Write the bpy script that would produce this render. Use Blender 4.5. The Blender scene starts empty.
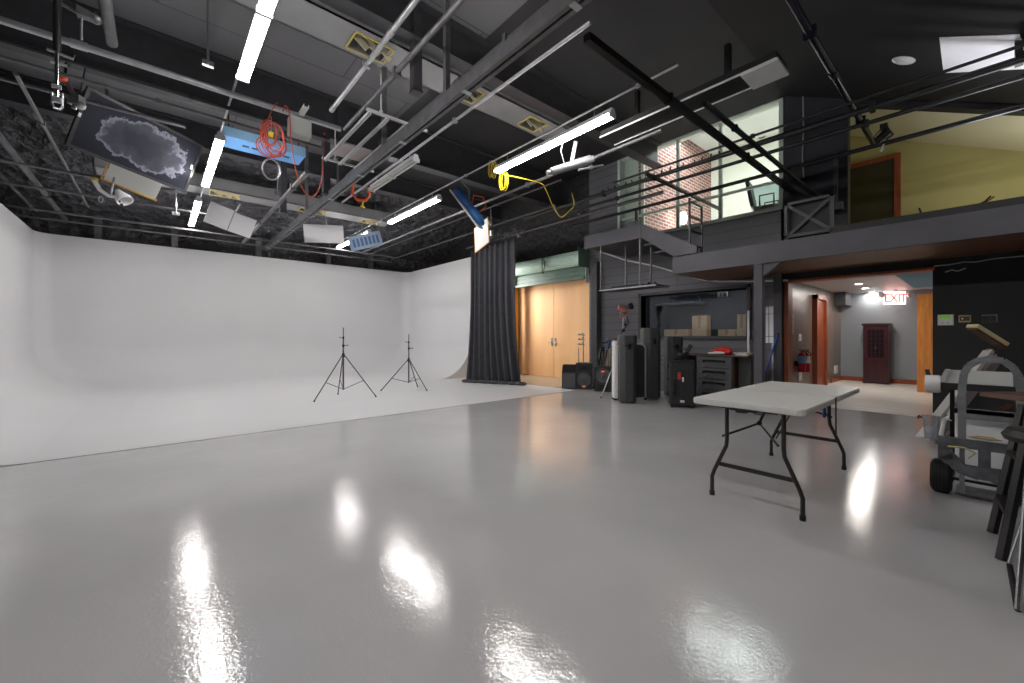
import bpy, bmesh, math, random
from mathutils import Vector, Matrix
random.seed(7)
PI = math.pi
SC = bpy.context.scene
COL = SC.collection

# ------------------------------------------------------------------ camera model
FPX, UC, VH, EYE = 409.0, 512.0, 336.0, 1.26
YAW = math.atan(354 / 409.0)
FW = Vector((math.sin(YAW), math.cos(YAW), 0)); RT = Vector((math.cos(YAW), -math.sin(YAW), 0))
def ray(u, v):
    d = FW + RT * ((u - UC) / FPX); d.z = (VH - v) / FPX; return d
def atz(u, v, z):
    d = ray(u, v); t = (z - EYE) / d.z; return Vector((d.x * t, d.y * t, z))
def atx(u, v, x):
    d = ray(u, v); t = x / d.x; return Vector((x, d.y * t, EYE + d.z * t))
def aty(u, v, y):
    d = ray(u, v); t = y / d.y; return Vector((d.x * t, y, EYE + d.z * t))
def atd(u, v, Z):
    d = ray(u, v) * Z; d.z += EYE; return d

# ------------------------------------------------------------------ materials
def lin(c):
    c = c / 255.0
    return c / 12.92 if c <= .04045 else ((c + .055) / 1.055) ** 2.4
MATS = {}
def mat(name, rgb, rough=.5, metal=0.0, noise=None, bump=None, emit=None, spec=.5, coat=0, alpha=None, trans=0):
    if name in MATS: return MATS[name]
    m = bpy.data.materials.new(name); m.use_nodes = True
    nt = m.node_tree; b = nt.nodes['Principled BSDF']
    col = (lin(rgb[0]), lin(rgb[1]), lin(rgb[2]), 1)
    b.inputs['Base Color'].default_value = col
    b.inputs['Roughness'].default_value = rough
    b.inputs['Metallic'].default_value = metal
    b.inputs['Specular IOR Level'].default_value = spec
    if coat: b.inputs['Coat Weight'].default_value = coat; b.inputs['Coat Roughness'].default_value = .08
    if trans: b.inputs['Transmission Weight'].default_value = trans
    tc = nt.nodes.new('ShaderNodeTexCoord')
    if noise:
        n = nt.nodes.new('ShaderNodeTexNoise'); n.inputs['Scale'].default_value = noise[0]; n.inputs['Detail'].default_value = 5
        mp = nt.nodes.new('ShaderNodeMapping')
        if len(noise) > 2: mp.inputs['Scale'].default_value = noise[2]
        nt.links.new(tc.outputs['Object'], mp.inputs[0]); nt.links.new(mp.outputs[0], n.inputs['Vector'])
        r = nt.nodes.new('ShaderNodeValToRGB')
        a = noise[1]
        r.color_ramp.elements[0].position = .3; r.color_ramp.elements[1].position = .7
        r.color_ramp.elements[0].color = tuple(max(0, x * (1 - a)) for x in col[:3]) + (1,)
        r.color_ramp.elements[1].color = tuple(min(1, x * (1 + a)) for x in col[:3]) + (1,)
        nt.links.new(n.outputs['Fac'], r.inputs[0]); nt.links.new(r.outputs[0], b.inputs['Base Color'])
    if bump:
        n = nt.nodes.new('ShaderNodeTexNoise'); n.inputs['Scale'].default_value = bump[0]; n.inputs['Detail'].default_value = 4
        bp = nt.nodes.new('ShaderNodeBump'); bp.inputs['Strength'].default_value = bump[1]
        bp.inputs['Distance'].default_value = bump[2] if len(bump) > 2 else .01
        nt.links.new(tc.outputs['Object'], n.inputs['Vector'])
        nt.links.new(n.outputs['Fac'], bp.inputs['Height']); nt.links.new(bp.outputs[0], b.inputs['Normal'])
    if emit:
        b.inputs['Emission Color'].default_value = (lin(emit[0][0]), lin(emit[0][1]), lin(emit[0][2]), 1)
        b.inputs['Emission Strength'].default_value = emit[1]
    MATS[name] = m; return m

CYC = mat('white_cyclorama_paint', (212, 212, 214), .55, noise=(1.2, .015))
CEIL = mat('black_ceiling_paint', (84, 84, 87), .6, noise=(2.0, .12))
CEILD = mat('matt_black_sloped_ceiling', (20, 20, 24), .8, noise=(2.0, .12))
BEAM = mat('black_steel_paint', (60, 60, 64), .5, noise=(6, .15))
PIPE = mat('dark_pipe_metal', (112, 112, 115), .42, .6, noise=(9, .2))
PIPEB = mat('black_pipe_paint', (36, 38, 40), .4, .2, noise=(9, .2))
SILV = mat('galvanised_metal', (185, 187, 190), .35, .8, noise=(14, .12))
DUCT = mat('grey_duct_paint', (136, 137, 139), .5, noise=(3, .08))
GREYW = mat('dark_grey_wall_paint', (72, 72, 76), .6, noise=(3, .08), bump=(60, .15))
GREYB = mat('grey_beam_paint', (76, 75, 82), .55, noise=(2.5, .12), bump=(30, .15))
BLACKW = mat('black_wall_paint', (26, 26, 27), .6, noise=(3, .1))
BLK = mat('black_plastic', (32, 32, 33), .5, noise=(20, .15))
BLKG = mat('satin_black_shell', (46, 46, 48), .35, noise=(12, .15), bump=(70, .2))
BLKM = mat('black_metal', (22, 22, 23), .35, .3)
WHITE = mat('white_plastic', (225, 225, 224), .4, noise=(8, .03))
WMET = mat('white_enamel_metal', (220, 221, 222), .35, noise=(8, .03))
CHROME = mat('chrome', (205, 206, 208), .15, 1.0)
ALU = mat('aluminium', (165, 167, 170), .38, .85, noise=(18, .15))
RED = mat('red_fabric', (200, 40, 35), .7, noise=(12, .3))
ORNG = mat('orange_rubber', (225, 92, 38), .5)
ORED = mat('orange_red_cable', (205, 82, 58), .5)
YEL = mat('yellow_rubber', (215, 190, 40), .5)
YELB = mat('yellow_orange_trim', (222, 165, 50), .5)
BLUE = mat('bright_blue_plastic', (45, 98, 160), .35)
LBLUE = mat('pale_blue_panel', (150, 195, 232), .45, noise=(3, .12))
WOODL = mat('light_orange_wood', (255, 196, 142), .65, noise=(1.6, .1, (1, 1, .25)))
WOODR = mat('red_brown_wood', (150, 78, 48), .4, noise=(5, .25, (4, 4, .4)))
WOODO = mat('orange_varnished_wood', (232, 152, 80), .35, noise=(4, .2, (4, 4, .5)))
WOODP = mat('pale_bare_wood', (196, 172, 138), .6, noise=(6, .15, (3, 3, .4)))
WOODK = mat('brown_veneer', (88, 62, 48), .45, noise=(4, .25, (4, 4, .4)))
MAHOG = mat('dark_mahogany', (66, 32, 38), .32, noise=(5, .3, (4, 4, .5)), coat=.3)
CARD = mat('tan_cardboard', (188, 156, 112), .8, noise=(5, .08))
GRN = mat('pale_green_enamel', (216, 242, 228), .45, noise=(4, .06))
DGRN = mat('dark_green_enamel', (96, 122, 108), .5, noise=(4, .1))
CLOTHB = mat('black_curtain_cloth', (70, 70, 76), .85, noise=(10, .15))
TUBE = mat('lit_fluorescent_tube', (255, 255, 255), .4, emit=((255, 251, 248), 58.0))
LED = mat('lit_lamp_lens', (255, 255, 255), .4, emit=((255, 246, 232), 60.0))
RUB = mat('black_rubber', (20, 20, 20), .7, bump=(40, .4))
GLASSF = mat('clear_plastic', (230, 235, 240), .1, alpha=None, trans=.85)

def floor_mat():
    m = mat('grey_epoxy_floor', (190, 189, 190), .2, noise=(1.1, .06), spec=.8)
    nt = m.node_tree; b = nt.nodes['Principled BSDF']; tc = nt.nodes.new('ShaderNodeTexCoord')
    n1 = nt.nodes.new('ShaderNodeTexNoise'); n1.inputs['Scale'].default_value = 9; n1.inputs['Detail'].default_value = 2
    n2 = nt.nodes.new('ShaderNodeTexNoise'); n2.inputs['Scale'].default_value = 60; n2.inputs['Detail'].default_value = 3
    b1 = nt.nodes.new('ShaderNodeBump'); b1.inputs['Strength'].default_value = .16; b1.inputs['Distance'].default_value = .008
    b2 = nt.nodes.new('ShaderNodeBump'); b2.inputs['Strength'].default_value = .3; b2.inputs['Distance'].default_value = .0025
    for n in (n1, n2): nt.links.new(tc.outputs['Object'], n.inputs['Vector'])
    nt.links.new(n1.outputs['Fac'], b1.inputs['Height']); nt.links.new(n2.outputs['Fac'], b2.inputs['Height'])
    nt.links.new(b1.outputs[0], b2.inputs['Normal']); nt.links.new(b2.outputs[0], b.inputs['Normal'])
    n3 = nt.nodes.new('ShaderNodeTexNoise'); n3.inputs['Scale'].default_value = 3; n3.inputs['Detail'].default_value = 6
    mr = nt.nodes.new('ShaderNodeMapRange'); mr.inputs['To Min'].default_value = .04; mr.inputs['To Max'].default_value = .16
    nt.links.new(tc.outputs['Object'], n3.inputs['Vector']); nt.links.new(n3.outputs['Fac'], mr.inputs['Value']); nt.links.new(mr.outputs[0], b.inputs['Roughness'])
    return m
FLOOR = floor_mat()
def crinkle_mat():
    m = mat('crinkled_black_insulation', (78, 78, 82), .36, noise=(2.5, .25))
    nt = m.node_tree; b = nt.nodes['Principled BSDF']; tc = nt.nodes.new('ShaderNodeTexCoord')
    v = nt.nodes.new('ShaderNodeTexVoronoi'); v.inputs['Scale'].default_value = 4.5
    n = nt.nodes.new('ShaderNodeTexNoise'); n.inputs['Scale'].default_value = 5; n.inputs['Detail'].default_value = 6; n.inputs['Distortion'].default_value = 1.5
    mx = nt.nodes.new('ShaderNodeMath'); mx.operation = 'ADD'
    bp = nt.nodes.new('ShaderNodeBump'); bp.inputs['Strength'].default_value = 1; bp.inputs['Distance'].default_value = .12
    for q in (v, n): nt.links.new(tc.outputs['Object'], q.inputs['Vector'])
    nt.links.new(v.outputs['Distance'], mx.inputs[0]); nt.links.new(n.outputs['Fac'], mx.inputs[1])
    nt.links.new(mx.outputs[0], bp.inputs['Height']); nt.links.new(bp.outputs[0], b.inputs['Normal'])
    return m
CRINK = crinkle_mat()
def brick_mat(name, c1, c2, mortar, scale, axes, w=.5, h=.25, msize=.02, rough=.8):
    m = mat(name, (200, 200, 200), rough)
    nt = m.node_tree; b = nt.nodes['Principled BSDF']; tc = nt.nodes.new('ShaderNodeTexCoord')
    sp = nt.nodes.new('ShaderNodeSeparateXYZ'); cb = nt.nodes.new('ShaderNodeCombineXYZ')
    nt.links.new(tc.outputs['Object'], sp.inputs[0])
    nt.links.new(sp.outputs[axes[0]], cb.inputs[0]); nt.links.new(sp.outputs[axes[1]], cb.inputs[1])
    t = nt.nodes.new('ShaderNodeTexBrick'); t.inputs['Scale'].default_value = scale
    for k, c in (('Color1', c1), ('Color2', c2), ('Mortar', mortar)):
        t.inputs[k].default_value = (lin(c[0]), lin(c[1]), lin(c[2]), 1)
    t.inputs['Brick Width'].default_value = w; t.inputs['Row Height'].default_value = h; t.inputs['Mortar Size'].default_value = msize
    nt.links.new(cb.outputs[0], t.inputs['Vector']); nt.links.new(t.outputs['Color'], b.inputs['Base Color'])
    return m
BRICK = brick_mat('red_brick', (112, 66, 60), (148, 100, 92), (180, 164, 160), 1.0, (0, 2), .26, .09, .014)
PANEL = brick_mat('black_ceiling_panels', (104, 104, 107), (95, 95, 99), (68, 68, 70), 1.0, (0, 1), 2.4, 1.2, .012, .6)
LFLOOR = brick_mat('pale_plank_floor', (238, 232, 224), (222, 216, 210), (186, 178, 168), 1.0, (1, 0), 1.2, .2, .004, .3)
SIDING = brick_mat('dark_grey_board_siding', (98, 98, 103), (95, 95, 100), (78, 78, 82), 1.0, (1, 2), 9.0, .2, .012, .6)
def glass_mat(name, tint, refl_rough=.02, alpha=.25):
    m = bpy.data.materials.new(name); m.use_nodes = True; nt = m.node_tree; nt.nodes.clear()
    o = nt.nodes.new('ShaderNodeOutputMaterial'); t = nt.nodes.new('ShaderNodeBsdfTransparent'); g = nt.nodes.new('ShaderNodeBsdfGlossy')
    t.inputs[0].default_value = tint; g.inputs['Roughness'].default_value = refl_rough
    fr = nt.nodes.new('ShaderNodeFresnel'); fr.inputs[0].default_value = 1.5
    mx = nt.nodes.new('ShaderNodeMixShader')
    nt.links.new(fr.outputs[0], mx.inputs[0]); nt.links.new(t.outputs[0], mx.inputs[1]); nt.links.new(g.outputs[0], mx.inputs[2]); nt.links.new(mx.outputs[0], o.inputs[0])
    return m
GLASS = glass_mat('clear_window_glass', (.96, .98, .97, 1))
GLASSD = glass_mat('dim_booth_glass', (.78, .83, .9, 1))
def frost_mat():
    m = mat('mottled_dark_screen', (52, 54, 64), .6, spec=.12)  # dark base with a pale uneven outline around the middle
    nt = m.node_tree; b = nt.nodes['Principled BSDF']; tc = nt.nodes.new('ShaderNodeTexCoord')
    mp = nt.nodes.new('ShaderNodeMapping'); mp.inputs['Scale'].default_value = (1.0, 1.0, 1.75); mp.inputs['Location'].default_value = (-.04, 0, -.0)
    n = nt.nodes.new('ShaderNodeTexNoise'); n.inputs['Scale'].default_value = 4.5; n.inputs['Detail'].default_value = 9; n.inputs['Roughness'].default_value = .62
    ln = nt.nodes.new('ShaderNodeVectorMath'); ln.operation = 'LENGTH'
    md = nt.nodes.new('ShaderNodeMath'); md.operation = 'MULTIPLY_ADD'; md.inputs[1].default_value = .75
    r = nt.nodes.new('ShaderNodeValToRGB'); e = r.color_ramp.elements
    e[0].position = .0; e[0].color = (.022, .024, .034, 1); e[1].position = 1; e[1].color = (.018, .02, .03, 1)
    for p, c in ((.60, (.022, .024, .034, 1)), (.86, (.05, .053, .07, 1)), (.955, (.2, .205, .25, 1)), (.985, (.018, .02, .03, 1))):
        k = r.color_ramp.elements.new(p); k.color = c
    nt.links.new(tc.outputs['Object'], mp.inputs[0]); nt.links.new(mp.outputs[0], ln.inputs[0]); nt.links.new(tc.outputs['Object'], n.inputs['Vector'])
    nt.links.new(n.outputs['Fac'], md.inputs[0]); nt.links.new(ln.outputs['Value'], md.inputs[2]); nt.links.new(md.outputs[0], r.inputs[0])
    nt.links.new(r.outputs[0], b.inputs['Base Color'])
    return m
FROST = frost_mat()

# ------------------------------------------------------------------ mesh builder
class Face:
    # a vertical plane through a floor point, square to the line of sight; gives local coordinates on it
    def __init__(s, u0, Z0, D=0.0):
        s.th = math.atan((u0 - UC) / FPX); d0 = Z0 / math.cos(s.th); s.D = d0 + D
        n = FW * math.cos(s.th) + RT * math.sin(s.th); s.base = n * s.D; s.rz = -YAW - s.th; s.n = n; s.x = RT * math.cos(s.th) - FW * math.sin(s.th)
    def X(s, u): return s.D * math.tan(math.atan((u - UC) / FPX) - s.th)
    def Zh(s, u, v):
        p = s.base + s.x * s.X(u); return EYE + (VH - v) * p.dot(FW) / FPX

class MB:
    def __init__(s): s.v = []; s.f = []; s.sm = []
    def add(s, vs, fs, M=None, smooth=False):
        b = len(s.v)
        s.v += [(M @ Vector(p)) if M is not None else Vector(p) for p in vs]
        s.f += [tuple(b + i for i in f) for f in fs]; s.sm += [smooth] * len(fs); return s
    def bb(s, x0, x1, y0, y1, z0, z1, M=None):
        return s.add([(x0, y0, z0), (x1, y0, z0), (x1, y1, z0), (x0, y1, z0), (x0, y0, z1), (x1, y0, z1), (x1, y1, z1), (x0, y1, z1)],
                     [(3, 2, 1, 0), (4, 5, 6, 7), (0, 1, 5, 4), (1, 2, 6, 5), (2, 3, 7, 6), (3, 0, 4, 7)], M)
    def box(s, c, d, M=None):
        return s.bb(c[0] - d[0] / 2, c[0] + d[0] / 2, c[1] - d[1] / 2, c[1] + d[1] / 2, c[2] - d[2] / 2, c[2] + d[2] / 2, M)
    def rbox(s, c, d, r, M=None, n=3):
        # box with vertical edges rounded (plan radius r)
        pts = []
        hx, hy = d[0] / 2 - r, d[1] / 2 - r
        for (sx, sy, a0) in ((1, 1, 0), (-1, 1, 90), (-1, -1, 180), (1, -1, 270)):
            for i in range(n + 1):
                a = math.radians(a0 + 90 * i / n); pts.append((c[0] + sx * hx + r * math.cos(a), c[1] + sy * hy + r * math.sin(a)))
        return s.prism(pts, c[2] - d[2] / 2, c[2] + d[2] / 2, M)
    def prism(s, pts, a, b, M=None, axis='z'):
        n = len(pts)
        def mk(p, t):
            return (p[0], p[1], t) if axis == 'z' else ((t, p[0], p[1]) if axis == 'x' else (p[0], t, p[1]))
        vs = [mk(p, a) for p in pts] + [mk(p, b) for p in pts]
        fs = [tuple(reversed(range(n))), tuple(range(n, 2 * n))] + [(i, (i + 1) % n, n + (i + 1) % n, n + i) for i in range(n)]
        return s.add(vs, fs, M)
    def bar(s, p, q, w, h=None, up=(0, 0, 1)):
        p, q = Vector(p), Vector(q); h = h or w; d = (q - p); L = d.length; d.normalize(); up = Vector(up)
        if abs(d.dot(up)) > .98: up = Vector((0, 1, 0))
        x = d.cross(up).normalized(); y = x.cross(d)
        vs = []
        for t in (p, q):
            for (a, b) in ((-1, -1), (1, -1), (1, 1), (-1, 1)): vs.append(t + x * a * w / 2 + y * b * h / 2)
        return s.add(vs, [(0, 1, 2, 3), (7, 6, 5, 4), (1, 0, 4, 5), (2, 1, 5, 6), (3, 2, 6, 7), (0, 3, 7, 4)])
    def tube(s, p, q, r, n=10, r2=None):
        return s.path([p, q], r, n, r2=r2)
    def path(s, pts, r, n=8, closed=False, r2=None):
        pts = [Vector(p) for p in pts]; m = len(pts); vs = []; fs = []
        prev = None
        for i, p in enumerate(pts):
            a = pts[(i - 1) % m] if (i or closed) else p; b = pts[(i + 1) % m] if (i < m - 1 or closed) else p
            t = (b - a).normalized()
            if prev is None:
                up = Vector((0, 0, 1)) if abs(t.z) < .9 else Vector((1, 0, 0)); x = t.cross(up).normalized()
            else:
                x = (prev - t * prev.dot(t))
                x = x.normalized() if x.length > 1e-6 else t.orthogonal().normalized()
            prev = x; y = t.cross(x)
            rr = r if r2 is None else r + (r2 - r) * i / (m - 1)
            for k in range(n):
                an = 2 * PI * k / n; vs.append(p + x * (rr * math.cos(an)) + y * (rr * math.sin(an)))
        for i in range(m if closed else m - 1):
            j = (i + 1) % m
            for k in range(n): fs.append((i * n + k, i * n + (k + 1) % n, j * n + (k + 1) % n, j * n + k))
        s.add(vs, fs, None, True)
        if not closed:
            b = len(s.v) - len(vs)
            s.f += [tuple(b + k for k in reversed(range(n))), tuple(b + (m - 1) * n + k for k in range(n))]; s.sm += [False, False]
        return s
    def lathe(s, prof, M=None, n=20):
        vs = []; fs = []
        for (r, z) in prof:
            for k in range(n): vs.append((r * math.cos(2 * PI * k / n), r * math.sin(2 * PI * k / n), z))
        for i in range(len(prof) - 1):
            for k in range(n): fs.append((i * n + k, i * n + (k + 1) % n, (i + 1) * n + (k + 1) % n, (i + 1) * n + k))
        s.add(vs, fs, M, True)
        return s
    def ball(s, c, r, n=10, sc=(1, 1, 1)):
        m = n // 2 + 1; prof = [(max(1e-4, math.sin(PI * i / m)) * r, -math.cos(PI * i / m) * r) for i in range(m + 1)]
        return s.lathe(prof, Matrix.Translation(c) @ Matrix.Diagonal((*sc, 1)), n)
    def build(s, name, m, parent=None, bevel=0, world=False, segs=2):
        off = parent.location if (world and parent) else Vector((0, 0, 0))
        me = bpy.data.meshes.new(name)
        me.from_pydata([p - off for p in s.v], [], s.f); me.validate()
        if len(me.polygons) == len(s.sm): me.polygons.foreach_set('use_smooth', s.sm)
        bm = bmesh.new(); bm.from_mesh(me)
        bmesh.ops.remove_doubles(bm, verts=bm.verts, dist=1e-6)
        bmesh.ops.recalc_face_normals(bm, faces=bm.faces)
        if bevel:
            ed = [e for e in bm.edges if len(e.link_faces) == 2 and e.calc_face_angle(0) > .5]
            bmesh.ops.bevel(bm, geom=ed, offset=bevel, segments=segs, affect='EDGES', clamp_overlap=True)
        else:
            for e in bm.edges:
                if len(e.link_faces) == 2 and e.calc_face_angle(0) > .7: e.smooth = False
        bm.to_mesh(me); bm.free()
        o = bpy.data.objects.new(name, me); me.materials.append(m); COL.objects.link(o)
        if parent: o.parent = parent
        return o

def smooth(pts, n=6):
    P = [Vector(p) for p in pts]; P = [P[0] * 2 - P[1]] + P + [P[-1] * 2 - P[-2]]; out = []
    for i in range(1, len(P) - 2):
        for k in range(n):
            t = k / n; a, b, c, d = P[i - 1], P[i], P[i + 1], P[i + 2]
            out.append(.5 * ((2 * b) + (c - a) * t + (2 * a - 5 * b + 4 * c - d) * t * t + (3 * b - a - 3 * c + d) * t ** 3))
    return out + [P[-2]]
def tag(o, label, cat, group=None):
    o['label'] = label; o['category'] = cat
    if group: o['group'] = group
    return o
def thing(name, label, cat, loc=(0, 0, 0), rz=0, group=None):
    o = bpy.data.objects.new(name, None); COL.objects.link(o); o.empty_display_size = .1
    o.location = loc; o.rotation_euler = (0, 0, rz); return tag(o, label, cat, group)
def solo(mb, name, m, label, cat, group=None, bevel=0):
    lo = [min(p[i] for p in mb.v) for i in range(3)]; hi = [max(p[i] for p in mb.v) for i in range(3)]
    c = Vector(((lo[0] + hi[0]) / 2, (lo[1] + hi[1]) / 2, lo[2])); mb.v = [p - c for p in mb.v]
    o = mb.build(name, m, None, bevel); o.location = c; return tag(o, label, cat, group)
def struct(mb, name, m, parent=None, bevel=0):
    o = mb.build(name, m, parent, bevel)
    if parent is None: o['kind'] = 'structure'
    return o
def kids(o): return [c for c in bpy.data.objects if c.parent == o]
def copy_tree(o, loc=None, rz=None, label=None, group=None):
    def rec(a, par):
        c = a.copy(); COL.objects.link(c); c.parent = par
        for ch in kids(a): rec(ch, c)
        return c
    r = rec(o, None)
    if loc is not None: r.location = loc
    if rz is not None: r.rotation_euler = (0, 0, rz)
    if label: r['label'] = label
    if group: r['group'] = group
    return r
def frame(c, X, Y):
    X = Vector(X).normalized(); Y = Vector(Y); Y = (Y - X * Y.dot(X)).normalized(); Z = X.cross(Y)
    return Matrix(((X.x, Y.x, Z.x, c[0]), (X.y, Y.y, Z.y, c[1]), (X.z, Y.z, Z.z, c[2]), (0, 0, 0, 1)))
def orient(o, X, Y):
    M = frame((0, 0, 0), X, Y); o.rotation_euler = M.to_3x3().to_euler()

# ================================================================== SETTING
XW = 8.8            # face of the equipment wall
def slopeF(y): return 5.7 + .487 * (y - 2.4)
def slopeB(y): return 5.7 - .36 * (y - 10.9)
struct(MB().bb(-4.2, 8.97, -4.2, 15.2, -.1, 0), 'floor', FLOOR)
struct(MB().bb(8.97, 15.3, -1.5, 3.2, -.1, .004), 'floor_hall', LFLOOR)
struct(MB().bb(7.35, 8.97, 6.9, 10.2, 0, .006), 'floor_loading', mat('buff_concrete', (196, 180, 156), .35, noise=(3, .1)))
struct(MB().bb(8.97, 11.2, 6.9, 10.2, -.1, .006), 'floor_lobby', MATS['buff_concrete'])
struct(MB().bb(-4.2, 3.7, 2.4, 10.9, 5.7, 5.85), 'ceiling', PANEL)
struct(MB().bb(3.7, 9.0, 2.4, 10.9, 5.7, 5.85), 'ceiling_over_mezzanine', mat('shade_darkened_ceiling_paint', (44, 44, 47), .7, noise=(2.0, .12)))  # darker colour paints in how the ceiling dims away from the lights
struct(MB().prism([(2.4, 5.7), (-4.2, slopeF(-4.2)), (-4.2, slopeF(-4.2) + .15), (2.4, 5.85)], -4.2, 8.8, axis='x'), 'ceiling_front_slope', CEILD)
struct(MB().prism([(10.9, 5.7), (15.2, slopeB(15.2)), (15.2, slopeB(15.2) + .15), (10.9, 5.85)], -4.2, 9.0, axis='x'), 'ceiling_back_slope', CRINK)
struct(MB().bb(-4.2, 9.0, 14.95, 15.1, 0, 4.3), 'wall_back', CRINK)
struct(MB().bb(-4.2, -4.0, -4.2, 15.1, 0, 5.8), 'wall_left', CRINK)
struct(MB().bb(-4.2, 9.0, -4.35, -4.2, 0, 2.9), 'wall_front', BLACKW)
# equipment wall with openings: roll door, booth window, doorway, hall, office window, loft opening
DY0, DY1, DZ = 6.98, 10.05, 2.95
w = MB()
w.bb(XW, 9.0, 10.05, 15.0, 0, 5.75); w.bb(XW, 9.0, DY0, DY1, DZ, 5.75)
struct(w, 'wall_beyond_rolling_door', mat('black_sheet_lining', (40, 40, 43), .5, noise=(2.5, .2), bump=(6, .9, .06)))
w = MB()
w.bb(XW, 9.0, 5.40, DY0, 0, 3.66)
w.bb(XW, 9.0, 3.07, 5.40, 0, 1.262); w.bb(XW, 9.0, 3.07, 5.40, 2.22, 3.66)
w.bb(XW, 9.0, 2.41, 3.07, 0, 3.66)
w.bb(XW, 9.0, 6.04, DY0, 3.66, 5.75); w.bb(XW, 9.0, 2.4, 6.04, 5.70, 5.75)
struct(w, 'wall_right', SIDING)
w = MB(); w.bb(XW, 9.0, .51, 2.41, 2.27, 2.72); w.bb(XW, 9.0, -4.2, .51, 0, 2.72)
struct(w, 'wall_right_black', BLACKW)
w = MB(); w.bb(XW, 9.0, 1.51, 2.49, 2.72, 3.66); w.prism([(1.51, 3.66), (2.49, 3.66), (2.49, 5.75), (2.4, 5.75), (1.51, slopeF(1.51) + .05)], XW, 9.0, axis='x')
w.prism([(1.51, 5.18), (1.51, slopeF(1.51) + .05), (-4.2, slopeF(-4.2) + .05), (-4.2, slopeF(-4.2) - .06)], XW, 9.0, axis='x')
struct(w, 'wall_right_upper', mat('blue_black_wall_paint', (40, 40, 48), .6, noise=(3, .1)))
# mezzanine slab and its soffit
struct(MB().bb(7.28, XW, -4.2, 3.76, 2.44, 2.72), 'trim_mezzanine_slab', BEAM)
struct(MB().bb(7.28, XW, -4.2, 3.76, 2.41, 2.44), 'ceiling_soffit', mat('brown_soffit_board', (112, 76, 56), .45, noise=(2, .15, (1, .3, 1))))
struct(MB().bb(7.2, 7.28, -4.2, 3.78, 2.405, 2.715), 'trim_mezzanine_beam', GREYB)
struct(MB().bb(7.2, 7.32, -4.2, 1.42, 2.715, 2.80), 'trim_mezzanine_curb', BLACKW)
# header trim and jambs of the hall opening
w = MB(); w.bb(8.76, 9.02, .49, 2.43, 2.25, 2.29); w.bb(8.76, 9.02, 2.36, 2.43, 0, 2.25)
struct(w, 'trim_hall_opening', WOODR)
# dark steel posts
struct(MB().bb(7.22, 7.34, 2.30, 2.42, 0, 2.405).prism([(2.30, 2.405), (2.30, 2.2), (2.04, 2.405)], 7.24, 7.32, axis='x'), 'trim_mezzanine_post', GREYB)
struct(MB().bb(8.62, 8.8, 2.43, 2.56, 0, 2.41), 'trim_doorway_post', BEAM)
struct(MB().bb(8.6, 8.8, 6.58, 6.76, 0, 3.2), 'trim_rolling_door_post', BEAM)
# --- the cyclorama
def cyc():
    xl, xr, yb, ye, rc, H = -2.15, 7.2, 14.4, 10.25, 1.15, 3.66
    prof = [(rc - rc * math.sin(PI / 2 * i / 12), rc - rc * math.cos(PI / 2 * i / 12)) for i in range(13)] + [(0, 2.0), (0, 2.8), (0, H)]
    def loop(d, grow=0.0):
        r = .32 + .75 * d + grow; L_ = []
        x0, x1, y1 = xl + d - grow, xr - d + grow, yb - d + grow
        for i in range(9): L_.append((x0, 6.2 + (y1 - r - 6.2) * i / 8))
        for i in range(1, 13): a = PI - (PI / 2) * i / 12; L_.append((x0 + r + r * math.cos(a), y1 - r + r * math.sin(a)))
        for i in range(1, 11): L_.append((x0 + r + (x1 - x0 - 2 * r) * i / 10, y1))
        for i in range(1, 13): a = PI / 2 - (PI / 2) * i / 12; L_.append((x1 - r + r * math.cos(a), y1 - r + r * math.sin(a)))
        for i in range(1, 7): L_.append((x1, y1 - r + (ye - y1 + r) * i / 6))
        return L_
    inner = [loop(d) for d, z in prof]; outer = [loop(d if z < .5 else 0, .09) for d, z in prof]
    outer = [loop(0, .09) for d, z in prof]
    np_ = len(inner[0]); n = len(prof); vs = []; fs = []
    for i in range(np_):
        for k in range(n): vs.append((inner[k][i][0], inner[k][i][1], prof[k][1] + .005))
    m = len(vs)
    for i in range(np_):
        for k in range(n): vs.append((outer[k][i][0], outer[k][i][1], prof[k][1] + .0))
    for i in range(np_ - 1):
        for k in range(n - 1):
            a = i * n + k; fs.append((a, a + 1, a + n + 1, a + n)); fs.append((m + a, m + a + n, m + a + n + 1, m + a + 1))
        t = i * n + n - 1; fs.append((t, m + t, m + t + n, t + n))
    for i in (0, np_ - 1):
        for k in range(n - 1): a = i * n + k; fs.append((a, m + a, m + a + 1, a + 1))
    b = MB(); b.add(vs, fs, None, True)
    return b
def cyc_floor():
    xl, xr, yb, rc = -2.15, 7.2, 14.4, 1.15
    b = MB(); b.bb(xl + rc, xr - rc, 6.2, yb - rc + .0, 0, .005); b.bb(xl, xl + rc, 6.2, 6.2001, 0, .005)
    b.bb(xr - rc, xr, 6.2, 10.25, 0, .005); b.bb(xr, 7.3, 6.2, 10.2, 0, .005)
    return b
struct(cyc_floor(), 'floor_cyclorama', CYC)
struct(cyc(), 'wall_cyclorama', CYC)
struct(MB().bb(-2.15, 7.3, 6.188, 6.2, 0, .005), 'trim_cyclorama_edge', mat('dark_edge_tape', (170, 168, 168), .5))
# steel posts behind the cyclorama
for x in (-1.15, .35, 2.35, 4.4, 5.9):
    zt = slopeB(14.72) - .02
    struct(MB().bb(x - .07, x + .07, 14.65, 14.79, 0, zt), 'trim_back_post', PIPE)
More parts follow.
